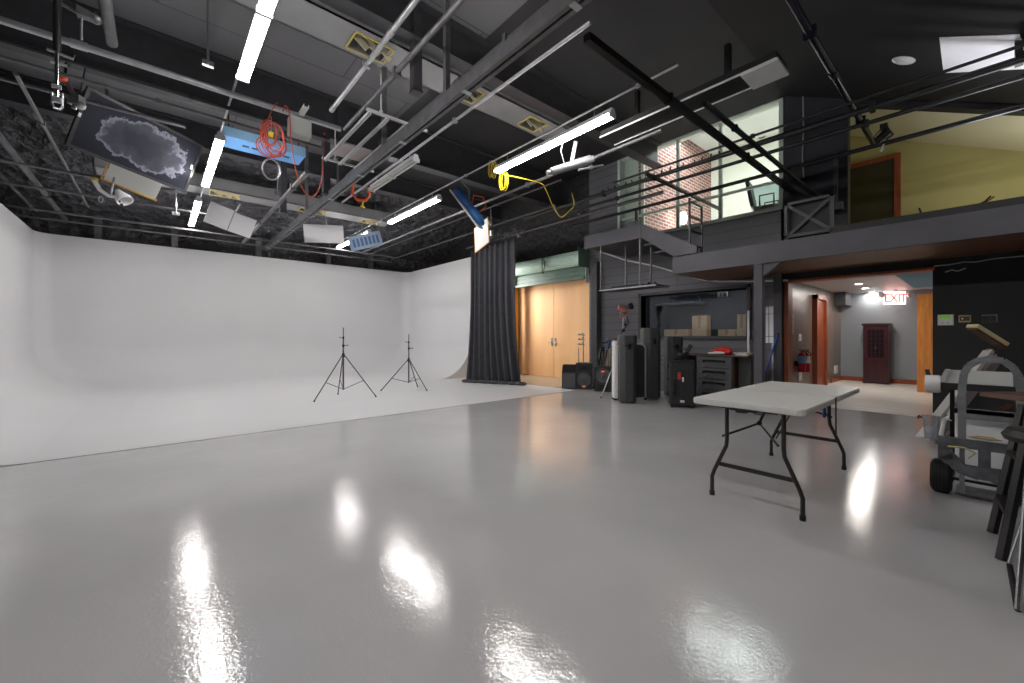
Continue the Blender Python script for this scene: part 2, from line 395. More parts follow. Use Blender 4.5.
# roof beams (along X)
def ibeam(y, zb, h, wd, x0, x1, name, m):
    b = MB(); b.bb(x0, x1, y - wd / 2, y + wd / 2, zb, zb + .025); b.bb(x0, x1, y - wd / 2, y + wd / 2, zb + h - .025, zb + h)
    b.bb(x0, x1, y - .012, y + .012, zb + .025, zb + h - .025); return struct(b, name, m)
for i, (y, zb, hh) in enumerate(((5.0, 5.2, .5), (8.0, 4.9, .8), (10.8, 5.2, .5))):
    ibeam(y, zb, hh, .24, -4.0, XW, 'trim_roof_beam_%d' % (i + 1), BEAM)
for i, (x, y) in enumerate(((-2.4, 7.0), (.9, 7.0), (2.5, 7.0), (2.62, 10.6), (4.2, 10.6))):
    pass
# light patch of bare drywall on the sloped ceiling
P = [(6.79, .34), (6.80, -.24), (7.62, -.36), (7.74, .35)]
b = MB(); vs = [(x, y, slopeF(y) - .004) for x, y in P] + [(x, y, slopeF(y) - .016) for x, y in P]
b.add(vs, [(0, 1, 2, 3), (7, 6, 5, 4), (0, 4, 5, 1), (1, 5, 6, 2), (2, 6, 7, 3), (3, 7, 4, 0)])
struct(b, 'trim_bare_drywall_patch', mat('bare_drywall', (246, 244, 252), .8, noise=(2.4, .1)))

# --- office behind the upper window
struct(MB().bb(9.0, 13.2, 2.2, 6.4, 3.3, 3.45), 'floor_office', LFLOOR)
struct(MB().bb(9.02, 13.0, 5.5, 5.62, 2.75, 7.0), 'wall_office_brick', BRICK)
struct(MB().bb(12.85, 13.0, 2.2, 5.5, 2.75, 7.0), 'wall_office_cream', mat('cream_wall_paint', (222, 226, 214), .7))
struct(MB().bb(8.9, 13.0, 2.2, 6.4, 6.85, 7.0), 'ceiling_office', mat('white_ceiling_paint', (232, 236, 236), .7))
struct(MB().bb(9.0, 13.0, 2.1, 2.2, 2.6, 7.0), 'wall_office_side', MATS['cream_wall_paint'])
struct(MB().bb(8.9, 9.0, 2.2, 6.4, 5.75, 7.0), 'wall_office_window_head', MATS['white_ceiling_paint'])
struct(MB().bb(9.0, 9.2, 5.62, 6.4, 2.6, 7.0), 'wall_office_stub', mat('pale_green_wall_paint', (206, 218, 206), .7))
wn = struct(MB().bb(8.78, 9.02, 2.45, 2.52, 3.62, 5.74).bb(8.78, 9.02, 6.0, 6.07, 3.62, 5.74).bb(8.78, 9.02, 2.45, 6.07, 5.68, 5.74).bb(8.74, 9.02, 2.45, 6.07, 3.62, 3.68)
            .bb(8.85, 8.93, 3.58, 3.64, 3.68, 5.68).bb(8.85, 8.93, 4.50, 4.56, 3.68, 5.68).bb(8.85, 8.93, 5.39, 5.45, 3.68, 5.68).bb(8.86, 8.92, 2.5, 6.02, 4.17, 4.22), 'window_1', mat('pale_green_window_frame', (196, 208, 200), .4))
struct(MB().bb(8.885, 8.895, 2.5, 6.03, 3.66, 5.7), 'glazing', GLASS, wn)
# --- loft room behind the upper opening
YW = mat('yellow_green_wall_paint', (190, 184, 130), .7, noise=(1.2, .04))
struct(MB().bb(9.0, 11.2, -4.2, 2.1, 2.6, 2.75), 'floor_loft', LFLOOR)
ly = atx(867, 190, 11.0).y
b = MB(); yd0, yd1 = 1.16, 1.86
b.prism([(2.1, 2.75), (2.1, 5.75), (-4.2, 2.75)], 11.0, 11.15, axis='x')
struct(b, 'wall_loft', YW)
struct(MB().prism([(2.4, slopeF(2.4) + .04), (-4.2, slopeF(-4.2) + .04), (-4.2, slopeF(-4.2) + .15), (2.4, slopeF(2.4) + .15)], 9.0, 11.2, axis='x'), 'ceiling_loft', mat('pale_yellow_ceiling', (228, 226, 206), .7))
struct(MB().bb(9.0, 11.1, 2.02, 2.1, 2.75, 5.7), 'wall_loft_side', YW)
d = struct(MB().bb(10.92, 11.0, yd0 - .09, yd0, 2.75, 4.84).bb(10.92, 11.0, yd1, yd1 + .09, 2.75, 4.84).bb(10.92, 11.0, yd0, yd1, 4.75, 4.84), 'door_1', WOODR)
struct(MB().bb(10.95, 10.99, yd0, yd1, 2.75, 4.75), 'leaf', mat('dark_olive_door', (58, 54, 34), .5), d)
# --- control booth behind the lower window
BD = mat('dark_booth_paint', (40, 42, 50), .6)
struct(MB().bb(9.0, 11.0, 2.84, 5.8, -.1, 0.0).bb(9.0, 11.0, 2.84, 5.8, 2.4, 2.5), 'floor_booth', BD)
struct(MB().bb(10.9, 11.0, 2.84, 5.8, 0, 2.4).bb(9.0, 11.0, 2.80, 2.84, 0, 2.4).bb(9.0, 11.0, 5.8, 5.9, 0, 2.4), 'wall_booth', BD)
wn = struct(MB().bb(8.76, 9.02, 3.0, 3.07, 1.20, 2.28).bb(8.76, 9.02, 5.40, 5.47, 1.20, 2.28).bb(8.76, 9.02, 3.0, 5.47, 2.22, 2.28).bb(8.74, 9.02, 3.0, 5.47, 1.20, 1.262), 'window_2', BEAM)
struct(MB().bb(8.96, 8.97, 3.07, 5.40, 1.26, 2.22), 'glazing', GLASSD, wn)
# --- lobby behind the rolling door: orange double doors
dd = struct(MB().bb(9.01, 9.12, 6.9, 6.98, 0, 3.1).bb(9.01, 9.12, 6.9, 10.2, 2.98, 3.1).bb(9.01, 9.12, 10.12, 10.2, 0, 3.1), 'door_2', WOODL)
for (y0, y1) in ((6.98, 8.50), (8.51, 10.12)):
    lf = struct(MB().bb(9.03, 9.08, y0, y1, .01, 2.98), 'leaf', WOODL, dd, .004)
    hy = 8.58 if y0 > 8 else 8.43
    struct(MB().bb(9.02, 9.03, hy - .025, hy + .025, .95, 1.2).tube((8.98, hy, 1.06), (8.98, hy + (.12 if y0 > 8 else -.12), 1.06), .01).tube((9.03, hy, 1.06), (8.98, hy, 1.06), .012), 'handle', ALU, lf)
struct(MB().bb(9.0, 9.45, 6.8, 6.9, 0, 3.2).bb(9.0, 9.45, 10.2, 10.3, 0, 3.2).bb(9.0, 9.45, 6.8, 10.3, 3.1, 3.2), 'wall_lobby', mat('peach_wall_paint', (222, 180, 140), .6))

# --- hall
HB = mat('glossy_brown_panel', (116, 100, 92), .28, noise=(3, .2, (1, 1, .2)))
HG = mat('blue_grey_wall_paint', (146, 154, 162), .55, noise=(2, .03))
struct(MB().bb(9.0, 14.8, 2.70, 2.8, 0, 2.45), 'wall_hall_side', HB)
struct(MB().bb(14.8, 14.9, -1.5, 2.8, 0, 2.6), 'wall_hall_back', HG)
struct(MB().bb(9.0, 14.9, -1.5, 2.8, 2.45, 2.6), 'ceiling_hall', mat('hall_ceiling_paint', (206, 202, 200), .4))
struct(MB().bb(9.0, 14.9, -1.6, -1.5, 0, 2.6), 'wall_hall_far_side', HG)
struct(MB().bb(14.0, 14.8, 2.45, 2.7, 2.1, 2.45), 'trim_hall_bulkhead', mat('dark_grey_bulkhead', (70, 74, 80), .6))
struct(MB().bb(14.77, 14.8, -1.5, 2.7, 0, .12).bb(13.6, 14.8, 2.67, 2.7, 0, .12), 'baseboard_hall', WOODR)
struct(MB().bb(9.05, 12.4, -1.5, 1.0, 2.3, 2.44), 'trim_hall_soffit', mat('teal_blue_soffit', (112, 172, 204), .6))
q = atz(917, 392, 0.0); q2 = atx(934, 392, q.x)
struct(MB().bb(q.x, q.x + .08, q.y - .75, q.y, 0, 2.2), 'door_3', WOODO)
dr = struct(MB().bb(11.85, 11.95, 2.60, 2.70, 0, 2.25).bb(12.75, 12.85, 2.60, 2.70, 0, 2.25).bb(11.85, 12.85, 2.60, 2.70, 2.15, 2.25), 'door_4', WOODR)
struct(MB().bb(11.95, 12.75, 2.66, 2.70, 0, 2.15), 'leaf', mat('red_orange_door_panel', (140, 70, 46), .4, noise=(4, .2)), dr)
struct(MB().box((12.0, 2.645, 1.9), (.03, .03, .12)).box((12.0, 2.645, 1.1), (.03, .03, .12)).box((12.0, 2.645, .3), (.03, .03, .12)).tube((12.06, 2.60, 1.0), (12.06, 2.66, 1.0), .03), 'handle', ALU, dr)
# ================================================================== THINGS ON THE FLOOR
# --- folding table
TX0, TX1, TY0, TY1 = 3.21, 5.05, .77, 1.53
tb = thing('folding_table', 'white plastic folding table with dark tube legs on the grey floor', 'table', ((TX0 + TX1) / 2, (TY0 + TY1) / 2, 0))
TW, TD = TX1 - TX0, TY1 - TY0
TOPM = mat('speckled_white_tabletop', (222, 222, 219), .38, noise=(40, .03), bump=(120, .08))
o = MB().rbox((-TW / 4 - .0015, 0, .748), (TW / 2 - .004, TD, .044), .05).build('tabletop', TOPM, tb, .006)
o2 = MB().rbox((TW / 4 + .0015, 0, .748), (TW / 2 - .004, TD, .044), .05).build('tabletop', TOPM, tb, .006)
MB().bb(-.03, .03, -TD / 2 + .02, TD / 2 - .02, .720, .726).build('centre_hinge', BLKM, tb)
MB().bb(-TW / 2 - .004, -TW / 2 + .03, -.09, .09, .712, .727).bb(-TW / 2 + .0, -TW / 2 + .05, -.02, .05, .698, .714).build('carry_handle', BLK, tb, .003)
TUBEM = mat('bronze_grey_leg_tube', (62, 60, 58), .4, .5)
for sx in (-1, 1):
    xl = (-TW / 2 + .12) if sx < 0 else TW / 2 - .16; ey = -.035 if sx < 0 else .02
    for sy in (-1, 1):
        lg = MB().path([(xl, ey + sy * .19, .725), (xl, ey + sy * .19, .46), (xl, ey + sy * .195, .41), (xl, ey + sy * .285, .2), (xl, ey + sy * .302, .15), (xl, ey + sy * .302, .02)], .015, 10).build('leg', TUBEM, tb)
        MB().tube((xl, ey + sy * .302, 0), (xl, ey + sy * .302, .035), .02).build('foot_cap', BLK, lg)
    MB().bar((xl, ey - .255, .26), (xl, ey + .255, .26), .012, .03).build('cross_bar', TUBEM, tb)
    MB().bar((xl, -.19, .712), (xl, .19, .712), .03, .02).build('pivot_bar', TUBEM, tb)
    MB().path([(xl, -.19, .48), (xl - sx * .22, 0, .58), (xl, .19, .48)], .009, 8).path([(xl - sx * .22, 0, .58), (xl - sx * .42, 0, .72)], .011, 8).ball((xl - sx * .22, 0, .58), .02).build('folding_brace', TUBEM, tb)
MB().tube((xl - .45, 0, .6), (-.02, .05, .36), .006).build('locking_rod', TUBEM, tb)
st = MB().bb(-.10, -.075, -TD / 2 - .006, -TD / 2 + .0, .47, .773).build('strap', BLK, tb)
MB().path([(.05, -TD / 2 + .1, .72), (.05, -TD / 2 + .1, .63)], .012, 8).ball((.05, -TD / 2 + .1, .61), .03, 10, (1, .6, 1)).build('pull_tab', BLUE, tb)

# --- light stands on the cyclorama
def light_stand(base, feet, hgt, hub, label, bulky):
    t = thing('light_stand', label, 'light stand', base, 0, 'light stands on the white cyclorama')
    B = Vector(base); DM = mat('gunmetal_tube', (88, 90, 96), .35, .7)
    MB().tube((0, 0, .16), (0, 0, hub + .1), .016).tube((0, 0, hub), (0, 0, hgt * .86), .013).tube((0, 0, hgt * .86), (0, 0, hgt), .009).build('pole', DM, t)
    for prof in ([(.001, hub - .03), (.03, hub - .03), (.03, hub + .02), (.022, hub + .05), (.001, hub + .05)], [(.001, hgt * .72), (.022, hgt * .72), (.022, hgt * .76), (.001, hgt * .76)], [(.001, hgt * .84), (.018, hgt * .84), (.018, hgt * .87), (.001, hgt * .87)]):
        MB().lathe(prof).build('collar', BLK, t)
    MB().tube((0, 0, hgt * .74), (.07, -.03, hgt * .745), .007).ball((.075, -.03, hgt * .745), .016).build('knob', BLUE if bulky else BLK, t)
    MB().tube((0, 0, hgt * .855), (-.05, .04, hgt * .857), .006).ball((-.055, .04, hgt * .857), .014).build('knob', BLUE if bulky else BLK, t)
    MB().lathe([(.001, hgt - .012), (.02 if bulky else .01, hgt - .012), (.02 if bulky else .01, hgt), (.001, hgt)]).build('spigot', ALU, t)
    for f in feet:
        v = Vector(f) - B; n = v.normalized()
        lg = MB().tube((n.x * .03, n.y * .03, hub), (v.x, v.y, .012), .011).build('leg', DM, t)
        MB().tube((v.x * .98, v.y * .98, .028), (v.x * 1.01, v.y * 1.01, 0.002), .015).build('foot_cap', BLK, lg)
        MB().tube((0, 0, .17), (v.x * .6, v.y * .6, hub * .4), .007).build('brace', DM, t)
CZ = .0065
p1 = [atz(314, 402, CZ), atz(376, 397, CZ), atz(338, 394.5, CZ)]
c1 = (p1[0] + p1[1] + p1[2]) / 3; c1.z = CZ
Zc = c1.dot(FW)
light_stand(c1, p1, EYE - CZ + (VH - 327.5) * Zc / FPX, EYE + (VH - 356) * Zc / FPX, 'grey tripod light stand with blue knobs, the taller of two on the white cyclorama', True)
p1 = [atz(381, 391, CZ), atz(427, 391, CZ), atz(417.5, 387, CZ)]
c1 = (p1[0] + p1[1] + p1[2]) / 3; c1.z = CZ
Zc = c1.dot(FW)
light_stand(c1, p1, EYE - CZ + (VH - 334) * Zc / FPX, EYE + (VH - 360.5) * Zc / FPX, 'thin grey tripod light stand, the smaller one standing closer to the black curtain', False)

# --- black curtain
def curtain():
    A = [(7.02, 9.95), (7.0, 9.5), (7.0, 9.0), (7.0, 8.5), (7.02, 7.95)]      # top line under the pipe
    Bq = [(6.38, 9.25), (6.55, 8.9), (6.75, 8.5), (6.9, 8.1), (7.05, 7.72)]     # hem
    def at(L, t):
        t *= len(L) - 1; i = min(int(t), len(L) - 2); t -= i
        return L[i][0] + (L[i + 1][0] - L[i][0]) * t, L[i][1] + (L[i + 1][1] - L[i][1]) * t
    NU, NV = 150, 26; vs = []; fs = []
    for j in range(NV + 1):
        s = j / NV; z = 3.80 - (3.80 - .02) * s
        k = max(0, s - .25) / .75; k = k ** 2.2
        for i in range(NU + 1):
            t = i / NU; a = at(A, t); b = at(Bq, t)
            x = a[0] + (b[0] - a[0]) * k; y = a[1] + (b[1] - a[1]) * k
            am = .045 + .085 * s
            ph = t * 2 * PI * 8.5 + .6 * math.sin(t * 17) + .4 * math.sin(s * 3 + t * 9)
            off = am * (math.sin(ph) + .16 * math.sin(2.3 * ph + 1.2))
            x -= off * .85; y -= off * .35
            vs.append((x, y, z))
    for j in range(NV):
        for i in range(NU):
            a = j * (NU + 1) + i; fs.append((a, a + 1, a + NU + 2, a + NU + 1))
    return MB().add(vs, fs, None, True)
ct = thing('stage_curtain', 'long black stage curtain in deep folds hanging beside the orange doors', 'curtain', (6.9, 8.9, 0))
o = curtain().build('drape', CLOTHB, ct, world=True); sm = o.modifiers.new('thick', 'SOLIDIFY'); sm.thickness = .006
hm = MB()
rr = random.Random(3)
for i in range(24):
    t = i / 23; x = 6.36 + .7 * t; y = 9.2 - 1.5 * t
    hm.ball((x + rr.uniform(-.08, .02), y + rr.uniform(-.05, .05), .045), .11, 8, (1.1, 1, .42))
hm.build('pooled_hem', CLOTHB, ct, world=True)
hk = MB()
for i in range(12):
    t = i / 11; hk.path([(7.04, 9.9 - 1.7 * t, 3.74), (7.035, 9.9 - 1.7 * t, 3.93), (7.06, 9.9 - 1.7 * t, 3.98), (7.09, 9.9 - 1.7 * t, 3.988), (7.12, 9.9 - 1.7 * t, 3.98), (7.145, 9.9 - 1.7 * t, 3.93), (7.12, 9.9 - 1.7 * t, 3.87)], .006, 6)
hk.build('hanging_ties', CLOTHB, ct, world=True)

# --- rolling door
rd = thing('rolling_door', 'pale green roll-up steel door rolled open above the orange doors', 'roll-up door', (8.6, 8.4, 0))
prof = [(.19 + .008 * (i % 2), i) for i in range(2)]
M = Matrix.Translation((8.58, 0, 3.36)) @ Matrix.Rotation(-PI / 2, 4, 'X')
rb = MB(); NS = 16
for k in range(NS):
    a0, a1 = 2 * PI * k / NS, 2 * PI * (k + 1) / NS
    for (rA, aa, ab) in ((.2, a0, a0 + (a1 - a0) * .5), (.185, a0 + (a1 - a0) * .5, a1)):
        rb.prism([(8.58 + rA * math.cos(aa), 3.36 + rA * math.sin(aa)), (8.58 + rA * math.cos(ab), 3.36 + rA * math.sin(ab)), (8.58, 3.36)], 7.0, 9.83, axis='y')
rb.build('rolled_slats', GRN, rd, world=True)
sl = MB()
for i in range(6):
    z0 = 2.86 + i * .06; sl.bb(8.70 - .012 * (i % 2), 8.74, 7.0, 9.83, z0, z0 + .055)
sl.build('hanging_slats', DGRN, rd, world=True)
MB().bb(8.62, 8.76, 7.0, 9.83, 2.80, 2.86).build('bottom_bar', DGRN, rd, world=True)
MB().bb(8.66, 8.78, 6.985, 7.0, 2.7, 3.6).build('guide_rail', GRN, rd, world=True)
MB().bb(8.62, 8.78, 9.83, 9.95, 0, 3.2).build('guide_rail', YELB, rd, world=True)
MB().bb(8.36, 8.79, 6.984, 7.0, 3.1, 3.6).build('end_bracket', DGRN, rd, world=True)
ch = MB()
for i in range(2): ch.path([(8.38, 8.3 + .05 * i, 3.55), (8.37, 8.25 + .1 * i, 3.3), (8.38, 8.3 + .04 * i, 3.05)], .012, 6)
ch.build('pull_cord', BLK, rd, world=True)
pass

# --- PA speakers by the doors
GRILLE = mat('speaker_grille', (84, 84, 86), .5, .3, bump=(220, .8))
FACE = YAW
def pa(u, vb, label, hgt, horn_top, rz):
    p = atz(u, vb, 0); t = thing('pa_speaker', label, 'speaker', p, rz, 'loudspeakers by the orange doors')
    w_, d_ = .40, .34
    MB().prism([(-w_ / 2, 0), (w_ / 2, 0), (w_ / 2 * .72, d_), (-w_ / 2 * .72, d_)], 0, hgt).build('cabinet', BLKG, t, .012)
    zw = hgt * (.36 if horn_top else .66); zh = hgt * (.82 if horn_top else .2)
    Mx = Matrix.Translation((0, -.004, zw)) @ Matrix.Rotation(PI / 2, 4, 'X')
    wf = MB().lathe([(.155, -.002), (.165, .004), (.15, .012), (.135, .004), (.12, -.001)], Mx, 28).build('woofer', GRILLE, t)
    MB().lathe([(.12, -.001), (.085, .004), (.045, .008), (.04, .014), (.001, .022)], Mx, 24).build('cone', mat('speaker_cone', (74, 74, 76), .6), wf)
    hn = MB().bb(-.14, .14, -.014, .0, zh - .065, zh + .065).build('horn', BLK, t, .004)
    MB().prism([(-.12, zh - .045), (.12, zh - .045), (.045, zh), (.12, zh + .045), (-.12, zh + .045), (-.045, zh)], -.02, -.0142, axis='y').build('horn_throat', mat('deep_black', (8, 8, 8), .6), hn)
    zb = .07 if horn_top else hgt - .1
    bd = MB().bb(-.045, .045, -.022, 0.0, zb - .03, zb + .03).build('badge', mat('orange_red_badge', (222, 92, 48), .4), t)
    MB().bb(-.03, .03, -.024, -.0221, zb - .008, zb + .008).build('badge_print', WHITE, bd)
    MB().bb(w_ / 2 * .86, w_ / 2 * .9, d_ * .4, d_ * .6, hgt * .55, hgt * .7).build('side_handle', BLK, t)
    return t
pa(584.0, 389.3, 'black loudspeaker with the large round woofer and orange badge low on its face', .62, True, -YAW - .25)
pa(603.0, 391.8, 'black loudspeaker with the woofer above its horn, closest to the grey trunk cases', .56, False, -YAW - .42)
p = atz(569, 389.0, 0)
t = thing('floor_monitor', 'black wedge floor monitor speaker with sloped top, closest to the curtain', 'speaker', p, -YAW - .2, 'loudspeakers by the orange doors')
MB().prism([(0, 0), (.4, 0), (.4, .46), (.22, .56), (.0, .40)], -.17, .17, axis='x').build('cabinet', BLKG, t, .012)
MB().bb(-.15, .15, -.012, 0, .03, .37).build('grille', GRILLE, t, .004)
MB().prism([(.01, .415), (.2, .563), (.19, .575), (0.0, .425)], -.15, .15, axis='x').build('horn_panel', BLK, t)

# --- things stored behind the speakers
p = atz(581, 384, 0); p = Vector((8.15, 6.98, 0)); q = atx(581, 384, 8.2)
def floor_at(u, x): d = ray(u, 400); t = x / d.x; return Vector((x, d.y * t, 0))
p = floor_at(581, 8.3)
t = thing('wheeled_stand', 'small silver wheeled stand with clamps in front of the orange doors', 'stand', p, -YAW)
MB().tube((.06, 0, .05), (.06, 0, 1.32), .014).tube((-.06, 0, .5), (-.06, 0, .95), .01).build('pole', ALU, t)
for z in (1.30, 1.18, 1.05): MB().tube((-.08, 0, z), (.1, 0, z - .02), .012).ball((-.05, 0, z), .025).ball((.03, -.02, z + .03), .02).build('clamp', ALU, t)
MB().bb(-.1, .1, -.03, .03, .48, .56).bb(-.1, .1, -.03, .03, .36, .39).build('bracket', ALU, t)
MB().tube((-.15, 0, .04), (.2, 0, .04), .012).tube((0.06, -.15, .04), (.06, .15, .04), .012).build('base', ALU, t)
for x in (-.15, .2): MB().lathe([(.001, -.012), (.035, -.012), (.035, .012), (.001, .012)], Matrix.Translation((x, 0, .035)) @ Matrix.Rotation(PI / 2, 4, 'X')).build('wheel', RUB, t)
p = floor_at(598, 8.0)
t = thing('folded_tripod', 'folded black tripod leaning on the dark post behind the loudspeakers', 'tripod', p, -YAW)
for (x, dx) in ((-.05, .16), (0, .2), (.06, .22)): MB().bar((x - .06, 0, 0), (x + dx, .25, .92), .035, .03).build('leg', BLKM, t)
MB().box((.16, .25, .94), (.1, .1, .1)).path([(.1, .22, .97), (.1, .22, 1.08), (.3, .22, 1.1)], .016).build('head', BLK, t, .01)
MB().path([(-.08, -.05, .3), (.0, -.03, .5), (-.02, -.03, .78), (.06, .1, .92)], .014).build('spreader', BLKM, t)
p = floor_at(606, 8.3)
t = thing('wooden_tripod', 'pale wooden tripod with blue strap leaning among the trunk cases', 'tripod', p, -YAW)
for (x, dx) in ((-.09, .16), (-.02, .12), (.05, .09)): MB().bar((x, -.1, 0), (x + dx, .2, .95), .03, .035).build('leg', WOODP, t)
MB().bar((.075, .19, .93), (.135, .27, 1.15), .075, .07).build('strap', mat('navy_blue_strap', (48, 72, 128), .6), t)
MB().box((.11, .25, 1.18), (.06, .06, .04)).build('head', ALU, t)
pp = atz(601, 398, 0)
t = thing('aluminium_pole', 'thin silver pole slanting from the floor up against the white ribbed case', 'pole', pp, -YAW)
MB().tube((0, 0, .012), (.30, .22, .62), .012).build('tube', ALU, t); MB().ball((0, 0, .015), .016).build('tip', RUB, t)

def octo_case(u, vb, w_, h_, label, lidh, rz=0, dz=0):
    p = atz(u, vb, 0); t = thing('trunk_case', label, 'case', p, -YAW + rz, 'tall grey trunk cases')
    def octa(w2, c): return [(-w2, -w2 + c), (-w2 + c, -w2), (w2 - c, -w2), (w2, -w2 + c), (w2, w2 - c), (w2 - c, w2), (-w2 + c, w2), (-w2, w2 - c)]
    r = w_ / 2; off = r
    MT = Matrix.Translation((0, off, 0))
    MB().prism(octa(r - .008, r * .5), .03, h_ - lidh - .004, MT).build('body', GREYSH, t, .008)
    ld = MB().prism(octa(r, r * .5), h_ - lidh, h_, MT).build('lid', GREYSH, t, .012)
    MB().bb(-.03, .03, -.012, .01, h_ - lidh - .06, h_ - lidh + .05).build('latch', BLKM, ld)
    MB().path([(r, off - .06, h_ * .55), (r + .03, off - .05, h_ * .55), (r + .03, off + .05, h_ * .55), (r, off + .06, h_ * .55)], .01).build('handle', BLK, t)
    for sx in (-1, 1): MB().lathe([(.001, -.02), (.03, -.02), (.03, .02), (.001, .02)], Matrix.Translation((sx * r * .6, off, .03)) @ Matrix.Rotation(PI / 2, 4, 'Y')).build('wheel', RUB, t)
    return t
GREYSH = mat('charcoal_fibre_shell', (62, 63, 65), .55, noise=(10, .1), bump=(90, .2))
octo_case(629.5, 404, .33, 1.27, 'tall charcoal octagonal trunk case with silver framed panel leaning behind it', .2)
octo_case(654.5, 400, .36, 1.42, 'tallest charcoal trunk case, below the booth window edge', .26, .1)
octo_case(677, 398, .34, 1.24, 'charcoal trunk case standing behind the wheeled black hard case', .2, .05)
p = atz(618, 400.5, 0)
t = thing('ribbed_case', 'white ribbed plastic case upright behind the octagonal trunk case', 'case', p, -YAW)
b = MB()
for i in range(13): b.rbox((0, .11, .1 + i * .083), (.155, .2, .074), .03)
b.rbox((0, .11, .6), (.135, .18, 1.13), .03); b.build('shell', WHITE, t)
MB().bb(-.07, .07, .02, .2, 0, .04).build('foot', BLK, t)
MB().path([(-.04, .06, 1.16), (-.04, .06, 1.2), (.04, .06, 1.2), (.04, .06, 1.16)], .01).build('handle', BLK, t)
p = atz(650.5, 402.5, 0)
t = thing('framed_panel', 'black folding panel with rounded silver edge leaning behind the trunk case', 'folding panel', p, -YAW)
pts = [(-.2, .0)] + [(-.2, .95)] + [(-.2 + .1 - .1 * math.cos(a), .97 + .1 * math.sin(a)) for a in (.5, 1.0, 1.57)] + [(.0 - .1 + .1 * math.sin(a), .97 + .1 * math.cos(a)) for a in (.5, 1.0, 1.57)] + [(.0, .0)]
pts = [(-.3, .03), (-.3, 1.0), (-.27, 1.07), (-.2, 1.1), (-.08, 1.1), (-.02, 1.07), (0, 1.0), (0, .06)]
MB().prism(pts, .29, .31, axis='y').build('panel', BLK, t)
MB().path([(x, .30, z) for x, z in pts], .022, 8, closed=True).build('edge_tube', SILV, t)
MB().ball((.0, .30, .028), .028).ball((-.28, .30, .028), .028).build('foot', RUB, t)
# wheeled hard case
p = atz(682, 408.3, 0)
t = thing('hard_case', 'black wheeled hard case with tags and raised handle beside the drawer cabinet', 'case', p, -YAW - .35)
hw, hd, hh = .22, .40, .80
MB().rbox((0, .2, .43), (.44, .36, .76), .05).build('shell', BLKG, t, .014)
b = MB()
for x in (-.1, .0, .1): b.bb(x - .018, x + .018, .006, .03, .12, .76)
b.build('ridge', BLKG, t, .006)
MB().bb(-.215, .215, .012, .385, .795, .83).build('top_rim', BLK, t, .01)
for z in (.2, .45, .68): MB().bb(-.235, -.205, .1, .16, z, z + .08).build('latch', BLKM, t, .005)
for z in (.3, .6): MB().bb(.21, .235, .12, .3, z, z + .06).build('latch', BLKM, t, .005)
MB().path([(-.13, .02, .5), (-.13, -.03, .48), (-.13, -.03, .28), (-.13, .02, .26)], .014).build('side_handle', BLK, t)
MB().bb(-.07, -.02, -.004, .006, .5, .62).build('tag', mat('red_tag', (196, 60, 60), .6), t)
MB().bb(-.0, .03, -.004, .006, .46, .54).bb(-.03, .04, -.004, .006, .1, .14).build('tag', WHITE, t)
MB().path([(-.12, .3, .8), (-.12, .3, 1.02), (.12, .3, 1.02), (.12, .3, .8)], .012).build('pull_handle', BLK, t)
MB().bar((-.12, .12, .84), (.1, .2, .96), .08, .05).bar((.02, .25, .84), (.16, .22, 1.1), .07, .06).build('folded_strap', BLK, t)
for x in (-.17, .17): MB().lathe([(.001, -.02), (.045, -.02), (.045, .02), (.001, .02)], Matrix.Translation((x, .34, .045)) @ Matrix.Rotation(PI / 2, 4, 'Y')).build('wheel', RUB, t)
MB().bb(-.18, -.14, .04, .08, 0, .06).bb(.14, .18, .04, .08, 0, .06).build('foot', RUB, t)

# --- drawer cabinet and worktop
DC = mat('slate_grey_cabinet', (86, 87, 90), .45, noise=(3, .06))
dx0, dy0, dy1 = 7.74, 2.95, 3.58
t = thing('drawer_cabinet', 'slate grey cabinet of four drawers with bar handles under the booth window', 'cabinet', (dx0 + .3, (dy0 + dy1) / 2, 0))
wv = (dy1 - dy0) / 2
MB().bb(-.28, .3, -wv, wv, .04, .885).build('body', DC, t, .003)
MB().bb(-.26, .28, -wv - .012, -wv - .001, .05, .88).build('side_panel', WOODK, t)
for i in range(4):
    z0 = .06 + i * .205
    df = MB().bb(-.302, -.281, -wv + .006, wv - .006, z0, z0 + .197).build('drawer', DC, t, .003)
    MB().bb(-.335, -.303, -wv + .12, wv - .12, z0 + .12, z0 + .14).bb(-.325, -.303, -wv + .12, -wv + .15, z0 + .1, z0 + .14).bb(-.325, -.303, wv - .15, wv - .12, z0 + .1, z0 + .14).build('handle', BLKM, df, .004)
for x in (-.24, .26):
    for y in (-wv + .05, wv - .05): MB().lathe([(.001, 0), (.03, 0), (.03, .04), (.001, .04)], Matrix.Translation((x, y, 0)), 12).build('foot', BLKM, t)
WTOP = thing('worktop', 'long dark worktop on black end panels running along the booth wall', 'worktop', (8.05, 3.3, 0))
MB().bb(7.72, 8.36, 2.68, 3.95, .89, .915).build('slab', mat('brown_worktop_edge', (84, 70, 60), .5, noise=(4, .1)), WTOP, .003, world=True)
MB().bb(7.9, 8.34, 2.69, 2.90, .0, .888).build('end_panel', BLK, WTOP, world=True)
MB().bb(8.0, 8.34, 3.86, 3.93, .0, .888).build('end_panel', BLK, WTOP, world=True)
ZT = .916
t = thing('red_bag', 'crumpled red and white fabric bag lying on the worktop', 'bag', (7.95, 3.2, ZT))
rr = random.Random(5)
b = MB().ball((0, -.02, .07), .13, 14, (.8, 1.25, .6)); b.ball((.03, .1, .05), .08, 10, (1, 1.2, .6)).ball((-.05, -.12, .04), .07, 10, (1, 1.1, .55))
for i in range(len(b.v)): b.v[i] += Vector((rr.uniform(-.012, .012), rr.uniform(-.012, .012), 0)); b.v[i].z = max(b.v[i].z, .001)
b.build('cloth', RED, t)
